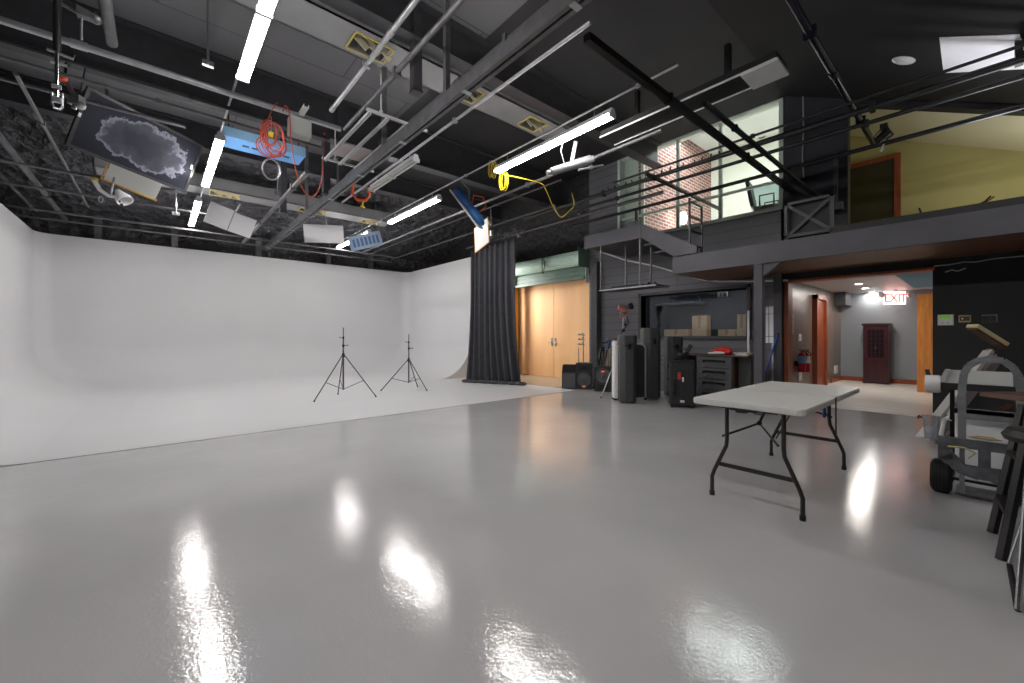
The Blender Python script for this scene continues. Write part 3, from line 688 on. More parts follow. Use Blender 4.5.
b = MB().ball((-.10, .02, .03), .075, 10, (.7, 1.6, .4)).ball((-.12, .13, .02), .07, 10, (.8, 1.3, .35))
for i in range(len(b.v)): b.v[i] += Vector((0, rr.uniform(-.01, .01), 0)); b.v[i].z = max(b.v[i].z, .001)
b.build('white_lining', WHITE, t)
b = MB()
solo(MB().bb(7.78, 7.98, 3.42, 3.56, ZT, ZT + .012), 'tablet', BLK, 'flat black tablet lying on the worktop next to the red bag', 'tablet', bevel=.003)
for i, (dy, cl) in enumerate(((0, WHITE), (-.04, CARD), (.03, WHITE))):
    o = solo(MB().bb(7.85, 8.15, 2.72 + dy, 2.93 + dy, ZT + .016 * i, ZT + .016 * i + .014), 'document_folder', cl, ('pale folder lying flat at the bottom of the small pile on the worktop', 'tan folder in the middle of the small pile on the worktop', 'pale folder topmost in the small pile on the worktop')[i], 'folder', 'folders on the worktop', .002)

# --- red studio lamp on a stand, behind the cases
p = floor_at(624, 8.2); Zc = p.dot(FW)
hz = EYE + (VH - 309) * Zc / FPX
t = thing('studio_lamp', 'red and black studio lamp head on a thin stand above the trunk cases', 'lamp', p, -YAW)
MB().tube((0, 0, .05), (0, 0, hz - .2), .014).tube((-.03, 0, hz - .55), (-.03, 0, hz - .2), .01).build('pole', ALU, t)
for a in (0, 2.1, 4.2): MB().tube((0, 0, .45), (.17 * math.cos(a), .17 * math.sin(a), .01), .01).build('leg', ALU, t)
MB().lathe([(.001, -.12), (.055, -.12), (.068, -.08), (.068, .08), (.05, .1), (.001, .1)], Matrix.Translation((-.02, 0, hz)) @ Matrix.Rotation(.35, 4, 'Y') @ Matrix.Rotation(PI / 2, 4, 'Y')).build('housing', mat('salmon_red_housing', (196, 124, 112), .4), t)
MB().lathe([(.001, .0), (.055, .0), (.075, .05), (.075, .1), (.058, .1), (.055, .03)], Matrix.Translation((.1, 0, hz + .045)) @ Matrix.Rotation(-.3, 4, 'Y') @ Matrix.Rotation(PI / 2, 4, 'Y')).build('reflector', BLK, t)
MB().path([(-.07, 0, hz - .02), (-.09, 0, hz - .2), (.03, 0, hz - .25), (.07, 0, hz - .05)], .014).build('yoke', mat('pink_red_yoke', (200, 120, 110), .5), t)
MB().ball((-.03, -.02, hz - .5), .045).ball((.03, 0, hz - .36), .035).build('clamp', BLKM, t)
MB().path([(.05, 0, hz - .1), (.1, -.03, hz - .35), (-.08, -.03, hz - .55), (.06, -.03, hz - .7), (-.02, 0, hz - .9)], .009).build('cord', BLK, t)

# --- leaning things by the doorway
t = thing('blue_pole', 'bright blue pole leaning in the dark corner beyond the table', 'pole', (8.5, 2.6, 0))
a = atx(763, 381, 8.5); bq = atx(777.5, 335, 8.6)
d_ = (bq - a).normalized(); a0 = a - d_ * (a.z / d_.z)
MB().tube(a0 - t.location, bq - t.location, .016).build('shaft', mat('blue_pole_paint', (38, 78, 168), .4), t)
MB().tube(bq - t.location, bq + d_ * .04 - t.location, .018).build('cap', BLK, t)
def vtube(u, x, z0, z1, r, label, m, name='white_tube', tilt=0):
    p = atx(u, 340, x); t = thing(name, label, 'tube', (p.x, p.y, 0), 0)
    MB().tube((0, 0, z0), (tilt, 0, z1), r).build('tube', m, t); MB().tube((0, 0, 0), (0, 0, max(z0, .02)), r * 1.1).build('end_cap', BLKM, t)
vtube(773.5, 8.72, .02, 1.12, .03, 'white cardboard tube upright beneath the white paper sheet', WHITE)
vtube(748.6, 8.66, .02, 1.75, .022, 'slim white tube upright between worktop and grey post', WHITE)
a = atx(762, 307, 8.8); bq = atx(778, 343, 8.8)
t = thing('paper_sheet', 'white gridded paper sheet taped beside the grey post', 'poster', (8.79, (a.y + bq.y) / 2, bq.z))
hw = (a.y - bq.y) / 2; H_ = a.z - bq.z
MB().bb(-.004, .004, -hw, hw, 0, H_).build('sheet', mat('white_paper', (240, 242, 246), .7), t)
b = MB()
for f in (-.55, .1, .55): b.bb(-.006, -.0042, hw * f - .005, hw * f + .005, 0, H_)
for z in (.18, .8): b.bb(-.006, -.0042, -hw, hw, H_ * z - .004, H_ * z + .004)
b.build('ruled_lines', BLKM, t)

# --- booth contents
t = thing('booth_desk', 'pale desk seen through the booth window', 'desk', (9.5, 4.2, 0))
MB().bb(-.4, .4, -1.3, 1.3, 1.12, 1.16).build('desktop', WOODP, t); MB().bb(-.35, .35, -1.25, -1.2, 0, 1.12).bb(-.35, .35, 1.2, 1.25, 0, 1.12).build('side_panel', BLK, t)
def booth_box(u0, u1, v0, x, label, z0=1.16):
    a = atx(u0, v0, x); bq = atx(u1, v0, x); t = thing('cardboard_box', label, 'box', (x + .1, (a.y + bq.y) / 2, z0), 0, 'boxes behind the booth window')
    h2 = max(.05, a.z - z0); hw = (a.y - bq.y) / 2
    MB().bb(-.1, .1, -hw, hw, 0, h2).build('carton', CARD, t, .003); MB().bb(-.102, .102, -.03, .03, h2 * .5, h2 + .002).build('tape', mat('brown_tape', (150, 116, 74), .4), t)
booth_box(692, 707, 316, 9.25, 'tall tan carton standing mid-way along the booth desk')
booth_box(737, 746, 314.5, 9.25, 'tan carton at the end of the booth desk closest to the doorway')
booth_box(664, 688, 329.5, 9.25, 'long low tan carton on the booth desk behind the tallest trunk case')
booth_box(718, 735, 329.5, 9.25, 'low tan carton on the booth desk above the red bag')
a = atx(645, 304, 10.0); bq = atx(690, 302, 10.0)
t = thing('booth_shelf', 'grey wall shelf high in the dim booth', 'shelf', (10.3, (a.y + bq.y) / 2, a.z - .05))
MB().bb(-.3, .55, -.75, .75, 0, .05).build('board', GREYB, t); MB().bb(.45, .55, -.5, -.45, .05, .3).bb(.45, .55, .45, .5, .05, .3).build('hanging_bracket', GREYB, t)
a = atx(723.5, 295, 9.1); t = thing('notice_sign', 'small pale sign at the top of the booth window', 'sign', (9.05, a.y, a.z - .05))
MB().bb(-.01, .01, -.1, .1, 0, .11).build('plate', mat('cream_sign', (206, 204, 186), .5), t); MB().bb(-.013, -.0101, -.07, -.03, .02, .09).bb(-.013, -.0101, .0, .06, .02, .035).bb(-.013, -.0101, .0, .06, .075, .09).bb(-.013, -.0101, .02, .04, .03, .08).build('print', BLK, t)
MB().tube((0, 0, .11), (0, 0, .18), .005).build('hanging_wire', BLK, t)
# ================================================================== HALL
a = atx(863, 383, 14.28); bq = atx(888.5, 383, 14.28); AH = EYE + (VH - 323.5) * Vector((14.28, (a.y + bq.y) / 2, 0)).dot(FW) / FPX
t = thing('armoire', 'dark mahogany armoire with a leaded glass door against the hall end wall', 'armoire', (14.28, (a.y + bq.y) / 2, .004))
hw = (a.y - bq.y) / 2
MB().bb(.02, .48, -hw, hw, .1, AH - .06).build('body', MAHOG, t, .004)
MB().bb(-.02, .5, -hw - .03, hw + .03, AH - .06, AH).build('cornice', MAHOG, t, .012)
MB().bb(.0, .48, -hw - .012, hw + .012, .03, .12).bb(.0, .06, -hw - .01, -hw + .05, 0, .03).bb(.0, .06, hw - .05, hw + .01, 0, .03).bb(.42, .48, -hw - .01, -hw + .05, 0, .03).bb(.42, .48, hw - .05, hw + .01, 0, .03).build('plinth', MAHOG, t, .004)
dz0, dz1 = .62, AH - .1
dm = MB().bb(0, .02, -hw + .03, -hw + .09, dz0, dz1).bb(0, .02, hw - .09, hw - .03, dz0, dz1).bb(0, .02, -hw + .09, hw - .09, dz0, dz0 + .07).bb(0, .02, -hw + .09, hw - .09, dz1 - .07, dz1).build('door', MAHOG, t, .003)
MB().bb(.008, .014, -hw + .09, hw - .09, dz0 + .07, dz1 - .07).build('pane', mat('smoky_glass', (40, 28, 34), .1), dm)
b = MB(); gy0, gy1, gz0, gz1 = -hw + .09, hw - .09, dz0 + .07, dz1 - .07
for i in range(1, 4):
    y = gy0 + (gy1 - gy0) * i / 4; b.bb(.002, .008, y - .003, y + .003, gz0, gz1)
for i in range(1, 6):
    z = gz0 + (gz1 - gz0) * i / 6; b.bb(.002, .008, gy0, gy1, z - .003, z + .003)
b.build('lattice', mat('lead_strip', (84, 68, 74), .4, .4), dm)
for i in range(3):
    z0 = .14 + i * .155
    df = MB().bb(-.0, .02, -hw + .03, hw - .03, z0, z0 + .145).build('drawer', MAHOG, t, .006)
    MB().ball((-.012, -hw * .4, z0 + .07), .014).ball((-.012, hw * .4, z0 + .07), .014).build('knob', mat('dark_brass', (120, 96, 70), .4, .8), df)
MB().bb(-.004, .0, -.012, .012, .9, 1.0).build('lock_plate', mat('dark_brass', (120, 96, 70), .4, .8), t)
# exit sign
p = atz(894.5, 291, 2.42); p.z = 2.45
t = thing('exit_sign', 'lit red EXIT sign with twin emergency lamps under the hall ceiling', 'exit sign', p, -YAW)
Zs = Vector((p.x, p.y, 0)).dot(FW); s = Zs / FPX
MB().bb(-10.5 * s, 10.5 * s, -.03, .03, -.04 - 13 * s, -.04).build('housing', mat('glowing_sign_face', (250, 235, 232), .5, emit=((255, 224, 218), 2.0)), t, .006)
MB().bb(-.05, .05, -.03, .03, -.04, 0).build('mounting_bracket', WHITE, t)
cu = bpy.data.curves.new('exit_letters', 'FONT'); cu.body = 'EXIT'; cu.size = 12.2 * s; cu.extrude = .003; cu.align_x = 'CENTER'; cu.space_character = .9
to = bpy.data.objects.new('letter_source', cu); COL.objects.link(to); bpy.context.view_layer.update()
me = bpy.data.meshes.new_from_object(to.evaluated_get(bpy.context.evaluated_depsgraph_get())); bpy.data.objects.remove(to)
lo = bpy.data.objects.new('lettering', me); COL.objects.link(lo); me.materials.clear(); me.materials.append(mat('red_letter_glow', (235, 40, 36), .5, emit=((255, 40, 30), 1.2)))
lo.parent = t; lo.rotation_euler = (PI / 2, 0, 0); lo.location = (0, -.034, -.04 - 10.9 * s)
for sx in (-1, 1):
    MB().tube((sx * 10.5 * s, 0, -.1), (sx * 13 * s, 0, -.12), .012).lathe([(.001, -.03), (.055, -.03), (.07, .03), (.001, .03)], Matrix.Translation((sx * 14 * s, -.03, -.14)) @ Matrix.Rotation(PI / 2, 4, 'X')).build('emergency_lamp', WHITE, t)
# recessed lights in the hall
for (u, v, lb) in ((858.7, 283.7, 'round recessed ceiling light of the hall, first of three from the brown wall'), (865.3, 288.0, 'round recessed ceiling light in the middle of the hall row of three'), (872.0, 292.3, 'round recessed ceiling light of the hall row, closest to the exit sign')):
    p = atz(u, v, 2.45)
    t = thing('recessed_light', lb, 'ceiling light', p, 0, 'recessed hall lights')
    MB().lathe([(.07, -.001), (.11, -.001), (.11, -.012), (.075, -.012)], None, 24).build('mounting_ring', WHITE, t)
    MB().lathe([(.001, -.006), (.072, -.006), (.072, -.001), (.001, -.001)], None, 20).build('lens', LED, t)
# wall plates and extinguishers on the brown hall wall (plane Y = 2.70)
def onY(u, v): return aty(u, v, 2.70)
def plateY(name, u0, u1, v0, v1, m, label, cat, th=.02, part='plate', extra=None):
    a = onY(u0, v0); bq = onY(u1, v1); t = thing(name, label, cat, ((a.x + bq.x) / 2, 2.70, bq.z))
    hw = abs(bq.x - a.x) / 2; H = a.z - bq.z
    MB().bb(-hw, hw, -th, -.001, 0, H).build(part, m, t, .003)
    if extra: extra(t, hw, H, th)
    return t
def toggle(t, hw, H, th): MB().bb(-hw * .25, hw * .25, -th - .012, -th, H * .4, H * .65).build('toggle', WHITE, t)
def sockets(t, hw, H, th): MB().bb(-hw * .5, hw * .5, -th - .004, -th, H * .15, H * .42).bb(-hw * .5, hw * .5, -th - .004, -th, H * .58, H * .85).build('socket', mat('cream_plate', (214, 208, 192), .5), t)
plateY('light_switch', 797.5, 800.5, 334, 341, WHITE, 'white light switch on the brown hall wall above the extinguishers', 'light switch', extra=toggle)
plateY('wall_outlet', 798, 801, 373, 380, WHITE, 'white outlet low on the brown hall wall below the extinguishers', 'outlet', extra=sockets)
plateY('wall_outlet', 834, 837, 366, 373, WHITE, 'white outlet on the brown hall wall between red door and grey corner', 'outlet', extra=sockets)
def lines(t, hw, H, th): MB().bb(-hw * .8, hw * .8, -th - .002, -th, H * .7, H * .75).bb(-hw * .8, hw * .8, -th - .002, -th, H * .45, H * .48).build('print', ORED, t)
plateY('wall_notice', 790.6, 793, 314, 334, mat('pinkish_paper', (226, 208, 206), .7), 'tall pale notice sheet on the brown wall beside the opening', 'notice', .006, 'sheet', lines)
def extinguisher(u, label, cl):
    a = onY(u, 352); t = thing('fire_extinguisher', label, 'fire extinguisher', (a.x, 2.58, onY(u, 372).z), 0, 'extinguishers on the brown hall wall')
    H = onY(u, 350).z - onY(u, 372).z; r = .075
    MB().lathe([(.001, 0), (r, .01), (r, H * .78), (r * .5, H * .88), (.02, H * .9), (.02, H * .95), (.001, H * .95)]).build('cylinder', mat('extinguisher_red', (170, 32, 40), .3), t)
    MB().lathe([(r + .002, H * .42), (r + .003, H * .42), (r + .003, H * .74), (r + .002, H * .74)]).build('label_band', cl, t)
    MB().bb(-.015, .015, -.07, .05, H * .95, H * .98).bb(-.015, .015, -.06, .05, H * 1.0, H * 1.03).build('handle', BLKM, t, .003)
    MB().path([(0, -.03, H * .93), (.06, -.08, H * .85), (.08, -.05, H * .5), (.075, -.03, H * .25)], .012).build('hose', BLK, t)
    MB().bb(-.03, .03, .075, .119, H * .3, H * .5).build('mounting_bracket', BLKM, t)
extinguisher(795.2, 'red fire extinguisher with blue label, the one beside the opening jamb', mat('label_blue', (110, 150, 196), .5))
extinguisher(799.6, 'red fire extinguisher with white label, the one further into the hall', WHITE)

# ================================================================== PLATES ON THE BLACK WALL
def plateX(name, u0, u1, v0, v1, m, label, cat, th, extra):
    a = atx(u0, v0, XW); bq = atx(u1, v1, XW); t = thing(name, label, cat, (XW, (a.y + bq.y) / 2, bq.z))
    hw = abs(bq.y - a.y) / 2; H = a.z - bq.z
    MB().bb(-th, -.001, -hw, hw, 0, H).build('plate', m, t, .004); extra(t, hw, H, th)
def thermo(t, hw, H, th):
    MB().bb(-.004, 0, -hw * 1.05, hw * 1.05, -.004, H + .004).build('mounting_plate', mat('light_grey_plastic', (190, 192, 192), .5), t)
    MB().bb(-th - .004, -th, -hw * .65, hw * .75, H * .62, H * .9).build('display', mat('green_lcd', (128, 186, 40), .4, emit=((120, 190, 30), .25)), t)
    MB().bb(-th - .003, -th, -hw * .5, -hw * .2, H * .15, H * .3).bb(-th - .003, -th, hw * .2, hw * .5, H * .15, H * .3).build('button', mat('light_grey_plastic', (190, 192, 192), .5), t)
plateX('thermostat', 938, 953.5, 315, 325, WHITE, 'white thermostat with green display on the black wall', 'thermostat', .035, thermo)
def sw2(t, hw, H, th):
    MB().bb(-th - .003, -th, -hw * .8, hw * .8, H * .22, H * .8).build('inset', mat('bronze_inset', (96, 80, 60), .4, .5), t)
    MB().bb(-th - .016, -th - .003, hw * .25, hw * .5, H * .4, H * .6).build('toggle', WHITE, t)
plateX('switch_plate', 958.5, 971, 315.2, 322.3, mat('brass_plate', (176, 158, 126), .35, .7), 'brass switch plate on the black wall next to the thermostat', 'switch', .012, sw2)
def out2(t, hw, H, th):
    for s in (-1, 1): MB().lathe([(.001, 0), (.028, 0), (.028, .006), (.001, .006)], Matrix.Translation((-th, s * hw * .5, H / 2)) @ Matrix.Rotation(-PI / 2, 4, 'Y'), 16).build('socket', BLK, t)
    MB().bb(-th - .002, -th, -hw * .96, hw * .96, H * .88, H * .93).bb(-th - .002, -th, -hw * .96, -hw * .9, H * .1, H * .9).build('worn_edge', ALU, t)
plateX('outlet_plate', 981.5, 997.5, 314.5, 322.8, BLKG, 'black four-gang outlet plate with scuffed edge on the black wall', 'outlet', .014, out2)
# loose cable along the black header
a = atx(934, 266, 8.78); bq = atx(1024, 256, 8.78); c = atx(964, 262, 8.78)
t = thing('header_cord', 'grey cable drooping along the black wall above the thermostat', 'cable', a)
MB().path([Vector(p) - a for p in (a, atx(950, 264.5, 8.77), c, atx(975, 262, 8.77), atx(995, 258.5, 8.77), bq, atx(1060, 252, 8.77))], .008, 6).build('cord', SILV, t)
MB().path([atx(945, 272, 8.77) - a, atx(952, 270, 8.77) - a, atx(958, 271, 8.77) - a, atx(966, 268, 8.77) - a], .01, 6).build('cord_hook', SILV, t)

# ================================================================== HAND TRUCK AND STUFF AROUND IT
def L(u, Z): return FW * Z + RT * ((u - UC) * Z / FPX)
CASTM = mat('grey_cast_metal', (98, 101, 105), .5, .3, noise=(14, .35), bump=(50, .3))
FH = Face(985, 3.12); hb = FH.base
t = thing('hand_truck', 'grey metal hand truck with arched handle and black rubber tyres', 'hand truck', hb, FH.rz)
def hx(u): return FH.X(u)
def hz_(v, u=975): return FH.Zh(u, v)
ARC = [(hx(962), 0, .42), (hx(962), 0, hz_(388)), (hx(964), 0, hz_(374)), (hx(969), 0, hz_(366)), (hx(978), 0, hz_(360.5)), (hx(991), 0, hz_(358)), (hx(1003), 0, hz_(360)), (hx(1013), 0, hz_(366)), (hx(1019), 0, hz_(375)), (hx(1021), 0, hz_(388)), (hx(1021), 0, .42)]
b = MB()
for i in range(len(ARC) - 1): b.bar(ARC[i], ARC[i + 1], .045, .03, up=(0, 1, 0))
b.build('arched_frame', ALU, t)
MB().bar((hx(962), 0, hz_(417)), (hx(1021), 0, hz_(417)), .03, .04).build('cross_bar', ALU, t)
MB().bar((hx(962), .0, hz_(445)), (hx(1021), .0, hz_(445)), .02, .03).build('cross_bar', ALU, t)
MB().bar((hx(975), -.02, hz_(360)), (hx(1004), -.02, hz_(360)), .035, .035).build('grip', SILV, t, .006)
x0, x1 = hx(938), hx(1030); zt, zb = hz_(440), hz_(482)
pl = [(x0, zt), (x1, zt), (x1, hz_(476)), (hx(1000), zb), (hx(958), hz_(476)), (x0, hz_(463))]
b = MB()
# cast plate made of strips around two openings
def quad(u0, v0, u1, v1): b.bb(hx(u0), hx(u1), -.03, .01, hz_(v1), hz_(v0))
quad(938, 440, 1030, 449); quad(938, 449, 953, 463); quad(978, 449, 991, 478); quad(1018, 449, 1030, 474)
b.prism([(hx(938), hz_(463)), (hx(953), hz_(455)), (hx(965), hz_(466)), (hx(978), hz_(467)), (hx(978), hz_(479)), (hx(958), hz_(475))], -.03, .01, axis='y')
b.prism([(hx(991), hz_(466)), (hx(1018), hz_(465)), (hx(1018), hz_(475)), (hx(1000), hz_(481)), (hx(991), hz_(479))], -.03, .01, axis='y')
b.build('axle_plate', CASTM, t)
MB().bar((hx(944), .03, .125), (hx(1028), .03, .125), .02, .02).build('axle', BLKM, t)
MB().bb(hx(955), hx(1026), .0, .28, .012, .024).build('toe_plate', CASTM, t)
MB().bar((hx(962), .02, .02), (hx(962), .02, .45), .03).bar((hx(1021), .02, .02), (hx(1021), .02, .45), .03).build('lower_frame', ALU, t)
for ux in (941, 1032):
    wl = MB().lathe([(.05, -.05), (.1, -.06), (.125, -.045), (.13, -.02), (.13, .02), (.125, .045), (.1, .06), (.05, .05)], Matrix.Translation((hx(ux), .03, .13)) @ Matrix.Rotation(PI / 2, 4, 'Y'), 28).build('wheel', RUB, t)
    g = MB()
    for k in (-.03, -.01, .01, .03): g.lathe([(.1305, k - .003), (.134, k - .002), (.134, k + .002), (.1305, k + .003)], Matrix.Translation((hx(ux), .03, .13)) @ Matrix.Rotation(PI / 2, 4, 'Y'), 28)
    g.build('tread_rib', RUB, wl)
    MB().lathe([(.001, -.055), (.05, -.055), (.05, .055), (.001, .055)], Matrix.Translation((hx(ux), .03, .13)) @ Matrix.Rotation(PI / 2, 4, 'Y'), 16).build('hub', ALU, wl)
MB().path([(hx(948), -.04, hz_(449)), (hx(965), -.05, hz_(448)), (hx(976), -.05, hz_(452)), (hx(968), -.05, hz_(458))], .007).build('hose', mat('pale_yellow_hose', (190, 186, 120), .5), t)
# paper roll cutter on a stand behind the truck
FC = Face(978, 3.5, .1)
t = thing('paper_cutter', 'long black paper cutter on legs with pale grey cover and white roll end', 'paper cutter', FC.base, FC.rz)
def kx(u): return FC.X(u)
def kz(v, u=978): return FC.Zh(u, v)
MB().bb(kx(938), kx(1024), -.06, .1, kz(391), kz(384.5)).build('rail', BLK, t, .004)
MB().prism([(-.05, kz(384)), (.1, kz(384)), (.1, kz(374)), (.02, kz(371))], kx(945), kx(1013), axis='x').build('cover', mat('pale_grey_cover', (176, 178, 176), .45), t)
MB().prism([(kx(938.5), kz(384)), (kx(945), kz(384)), (kx(950), kz(371)), (kx(945), kz(371))], -.055, .1, axis='y').build('cover_end', mat('pale_grey_cover', (176, 178, 176), .45), t)
MB().bb(kx(1013.5), kx(1019), -.05, .1, kz(384), kz(371)).build('end_block', mat('violet_grey_block', (110, 112, 130), .5), t, .004)
MB().lathe([(.001, -.05), (.075, -.05), (.08, -.035), (.08, .035), (.075, .05), (.001, .05)], Matrix.Translation((kx(933), 0, kz(386.5))) @ Matrix.Rotation(PI / 2, 4, 'Y'), 24).build('roll_end', WHITE, t)
MB().tube((kx(938), 0, kz(386.5)), (kx(941), 0, kz(386.5)), .03).build('spindle', BLK, t)
MB().path([(kx(929), 0, kz(380)), (kx(927.5), 0, kz(374)), (kx(927), 0, kz(371.5))], .016).build('crank_handle', mat('navy_crank', (36, 48, 70), .4), t)
for u in (952, 1018): MB().bar((kx(u), .06, 0), (kx(u), .06, kz(391)), .03).bar((kx(u), -.2, .015), (kx(u), .3, .015), .03).build('leg', BLKM, t)
# leaning white boards with foam-tipped bar
def leaning(u0, v0, u1, v1, Z0, Z1, w_, th, name, m, label, cat, part='board', lift=0):
    a = atd(u0, v0, Z0); a = L(u0, Z0); a.z = lift; bq = atd(u1, v1, Z1)
    t = thing(name, label, cat, (a.x, a.y, 0), 0); d = bq - a
    MB().bar(Vector((0, 0, lift + .012)), bq - Vector((a.x, a.y, 0)), w_, th, up=FW).build(part, m, t, .003); return t, a, bq
t, a, bq = leaning(921, 0, 989, 351, 5.0, 5.4, .05, .10, 'white_channel', mat('off_white_metal', (208, 206, 204), .4), 'white metal channel leaning on the black wall behind the paper cutter', 'channel')
o = Vector((a.x, a.y, 0)); MB().ball(bq - o + Vector((0, 0, .0)), .035, 8).build('end_cap', ALU, t)
t, a, bq = leaning(934, 0, 999, 357, 5.0, 5.45, .11, .05, 'grey_plank', mat('mauve_grey_board', (150, 140, 140), .5), 'mauve-grey plank leaning beside the white channel against the black wall', 'plank')
t2 = thing('foam_block', 'pale cream foam strip propped slanting on top of the leaning plank', 'foam strip', (bq.x, bq.y, 0), 0)
a1 = atd(972, 325.5, 5.3); b1 = atd(1003, 344.5, 5.3); o2 = Vector((bq.x, bq.y, 0))
MB().bar(a1 - o2, b1 - o2, .14, .045, up=(0, 0, 1)).build('strip', mat('cream_foam', (222, 214, 168), .8), t2, .006)
MB().bar(a1 - o2 + Vector((0, 0, -.045)), b1 - o2 + Vector((0, 0, -.045)), .1, .03, up=(0, 0, 1)).build('backing', WOODK, t2)
MB().bar(b1 - o2 + Vector((0, 0, -.06)), b1 - o2 + Vector((.02, 0, -.2)), .02, .1).build('mounting_clip', BLK, t2)
# big white bin
FB = Face(981, 3.85, .0)
t = thing('plastic_bin', 'large translucent white plastic bin standing behind the hand truck', 'bin', FB.base, FB.rz)
def bx(u): return FB.X(u)
z0, z1 = 0, FB.Zh(960, 414)
WBIN = mat('milky_bin_plastic', (232, 233, 234), .4, noise=(3, .05))
MB().rbox(((bx(948) + bx(1022)) / 2, .25, z1 / 2 + .01), (bx(1022) - bx(952), .44, z1 - .02), .06).build('tub', WBIN, t, .01)
MB().rbox(((bx(948) + bx(1022)) / 2, .25, z1 - .02), (bx(1022) - bx(946), .5, .04), .06).build('rim', WHITE, t, .01)
MB().path([(bx(950), .05, z1 - .04), (bx(944), .02, z1 - .08), (bx(941), .02, z1 - .22), (bx(943), .04, z1 - .34), (bx(950), .05, z1 - .36)], .018).build('handle', WHITE, t)
# clear pitcher hooked on the bin handle
p = Face(931, 3.8).base; zc = EYE + (VH - 440) * p.dot(FW) / FPX
t = thing('clear_pitcher', 'small clear plastic pitcher hooked beside the handle of the white bin', 'pitcher', (p.x, p.y, zc), FB.rz)
MB().lathe([(.001, 0), (.042, 0), (.056, .21), (.062, .225), (.052, .22), (.038, .012), (.001, .012)], None, 20).build('cup', GLASSF, t)
MB().path([(-.055, 0, .2), (-.08, 0, .215), (-.085, 0, .19)], .01).build('spout', BLK, t)
MB().path([(.05, .0, .19), (.09, .0, .22), (.13, .0, .2)], .007).build('hanging_hook', SILV, t)
t = thing('tan_pouch', 'flat tan pouch lying on the axle plate of the hand truck', 'pouch', FH.base + Vector((0, 0, hz_(440) + .001)), FH.rz)
MB().ball((0, .045, .012), .09, 12, (1.0, .3, .12)).build('pouch', mat('tan_leather', (178, 156, 110), .6), t); MB().bb(-.05, .05, .03, .06, .02, .026).build('flap', mat('tan_leather', (178, 156, 110), .6), t)
# dark boards leaning low on the wall
t, a, bq = leaning(940, 0, 1012, 405, 4.75, 5.3, .03, .09, 'brown_board', WOODK, 'rough brown board leaning low across the black wall behind the bin', 'board')

# ================================================================== STOOLS AT THE FRAME EDGE
def P0(u, v): return atz(u, v, 0)
f1 = P0(992, 533); f2 = P0(1001, 560)
t = thing('step_ladder', 'black wooden step ladder with splayed legs at the frame edge', 'step ladder', (f1 + f2) / 2, 0)
o = Vector(t.location)
t1 = atd(1023, 405, (f1).dot(FW) + .12); t2_ = atd(1034, 400, f2.dot(FW) + .1)
BW = mat('black_painted_wood', (16, 15, 15), .5, noise=(8, .2))
def leg(a, b_): return MB().bar(a - o, b_ - o, .034, .034, up=FW).build('leg', BW, t)
leg(f1, t1); leg(f2, t2_)
off = RT * .42
f3, f4 = f1 + off + FW * .25, f2 + off + FW * .05
leg(f3, t1 + RT * .12 + FW * .02); leg(f4, t2_ + RT * .14)
def mix(a, b_, s): return a + (b_ - a) * s
for s in (.28, .62): MB().bar(mix(f1, t1, s) - o, mix(f2, t2_, s) - o, .05, .025).build('rung', BW, t)
for s in (.28, .62): MB().bar(mix(f3, t1 + RT * .12, s) - o, mix(f4, t2_ + RT * .14, s) - o, .05, .025).build('rung', BW, t)
top = (t1 + t2_) / 2 + RT * .1 - o
MB().box((0, 0, 0), (.42, .34, .03), Matrix.Translation(top + Vector((.02, 0, .03))) @ Matrix.Rotation(-YAW, 4, 'Z')).build('top_step', WOODK, t)
# chrome stool
g1 = P0(1018, 612); g2 = P0(1009.5, 567)
t = thing('bar_stool', 'chrome tube bar stool, only its legs showing at the frame edge', 'stool', (g1 + g2) / 2 + RT * .3, 0)
o = Vector(t.location)
g3, g4 = g2 + RT * .42, g1 + RT * .42
corners = [g1 - o, g2 - o, g3 - o, g4 - o]
tops = [g1 - o + RT * .13 + FW * .06 + Vector((0, 0, .72)), g2 - o + RT * .15 - FW * .06 + Vector((0, 0, .72)), g3 - o - RT * .13 - FW * .06 + Vector((0, 0, .72)), g4 - o - RT * .13 + FW * .06 + Vector((0, 0, .72))]
for c, tp in zip(corners, tops):
    MB().path([Vector((c.x, c.y, .012)), Vector((c.x, c.y, .012)) * .97 + tp * .03, tp], .012, 10).build('leg', CHROME, t)
b = MB()
for i in range(4): b.tube(mix(corners[i], tops[i], .2), mix(corners[(i + 1) % 4], tops[(i + 1) % 4], .3), .009)
b.build('foot_ring', CHROME, t)
MB().tube(corners[0] + Vector((0, 0, .012)), corners[1] + Vector((0, 0, .012)), .012).build('floor_runner', BLK, t)
cs = (tops[0] + tops[1] + tops[2] + tops[3]) / 4
MB().lathe([(.001, .72), (.17, .72), (.18, .745), (.16, .775), (.001, .78)], Matrix.Translation((cs.x, cs.y, 0)), 24).build('seat', BLK, t)
# ================================================================== FLUORESCENT FIXTURES
def fluoro(x, y0, y1, z, label, lit=True, group='lit fluorescent fixtures'):
    t = thing('fluorescent_light', label, 'ceiling light', (x, (y0 + y1) / 2, z), 0, group)
    h = (y1 - y0) / 2
    MB().prism([(-.045, .012), (.045, .012), (.03, .07), (-.03, .07)], -h, h, axis='y').build('housing', WMET, t)
    T = TUBE if lit else mat('unlit_fluorescent_tube', (214, 214, 210), .35)
    for sx in (-1, 1):
        for (a, b_) in ((-h + .03, -.02), (.02, h - .03)): MB().tube((sx * .036, a, -.018), (sx * .036, b_, -.018), .019, 12).build('tube', T, t)
    for (ya, yb_) in ((-h, -h + .025), (h - .025, h), (-.02, .02)): MB().bb(-.06, .06, ya, yb_, -.042, .012).build('lamp_holder', WMET, t)
    for yy in (-h * .75, h * .75): MB().tube((0, yy, .07), (0, yy, .17), .008).build('hanger_rod', SILV, t)
    return t
fluoro(.69, 2.85, 5.25, 4.05, 'lit twin-tube fluorescent light above the silver pipe, largest of the row over the white wall')
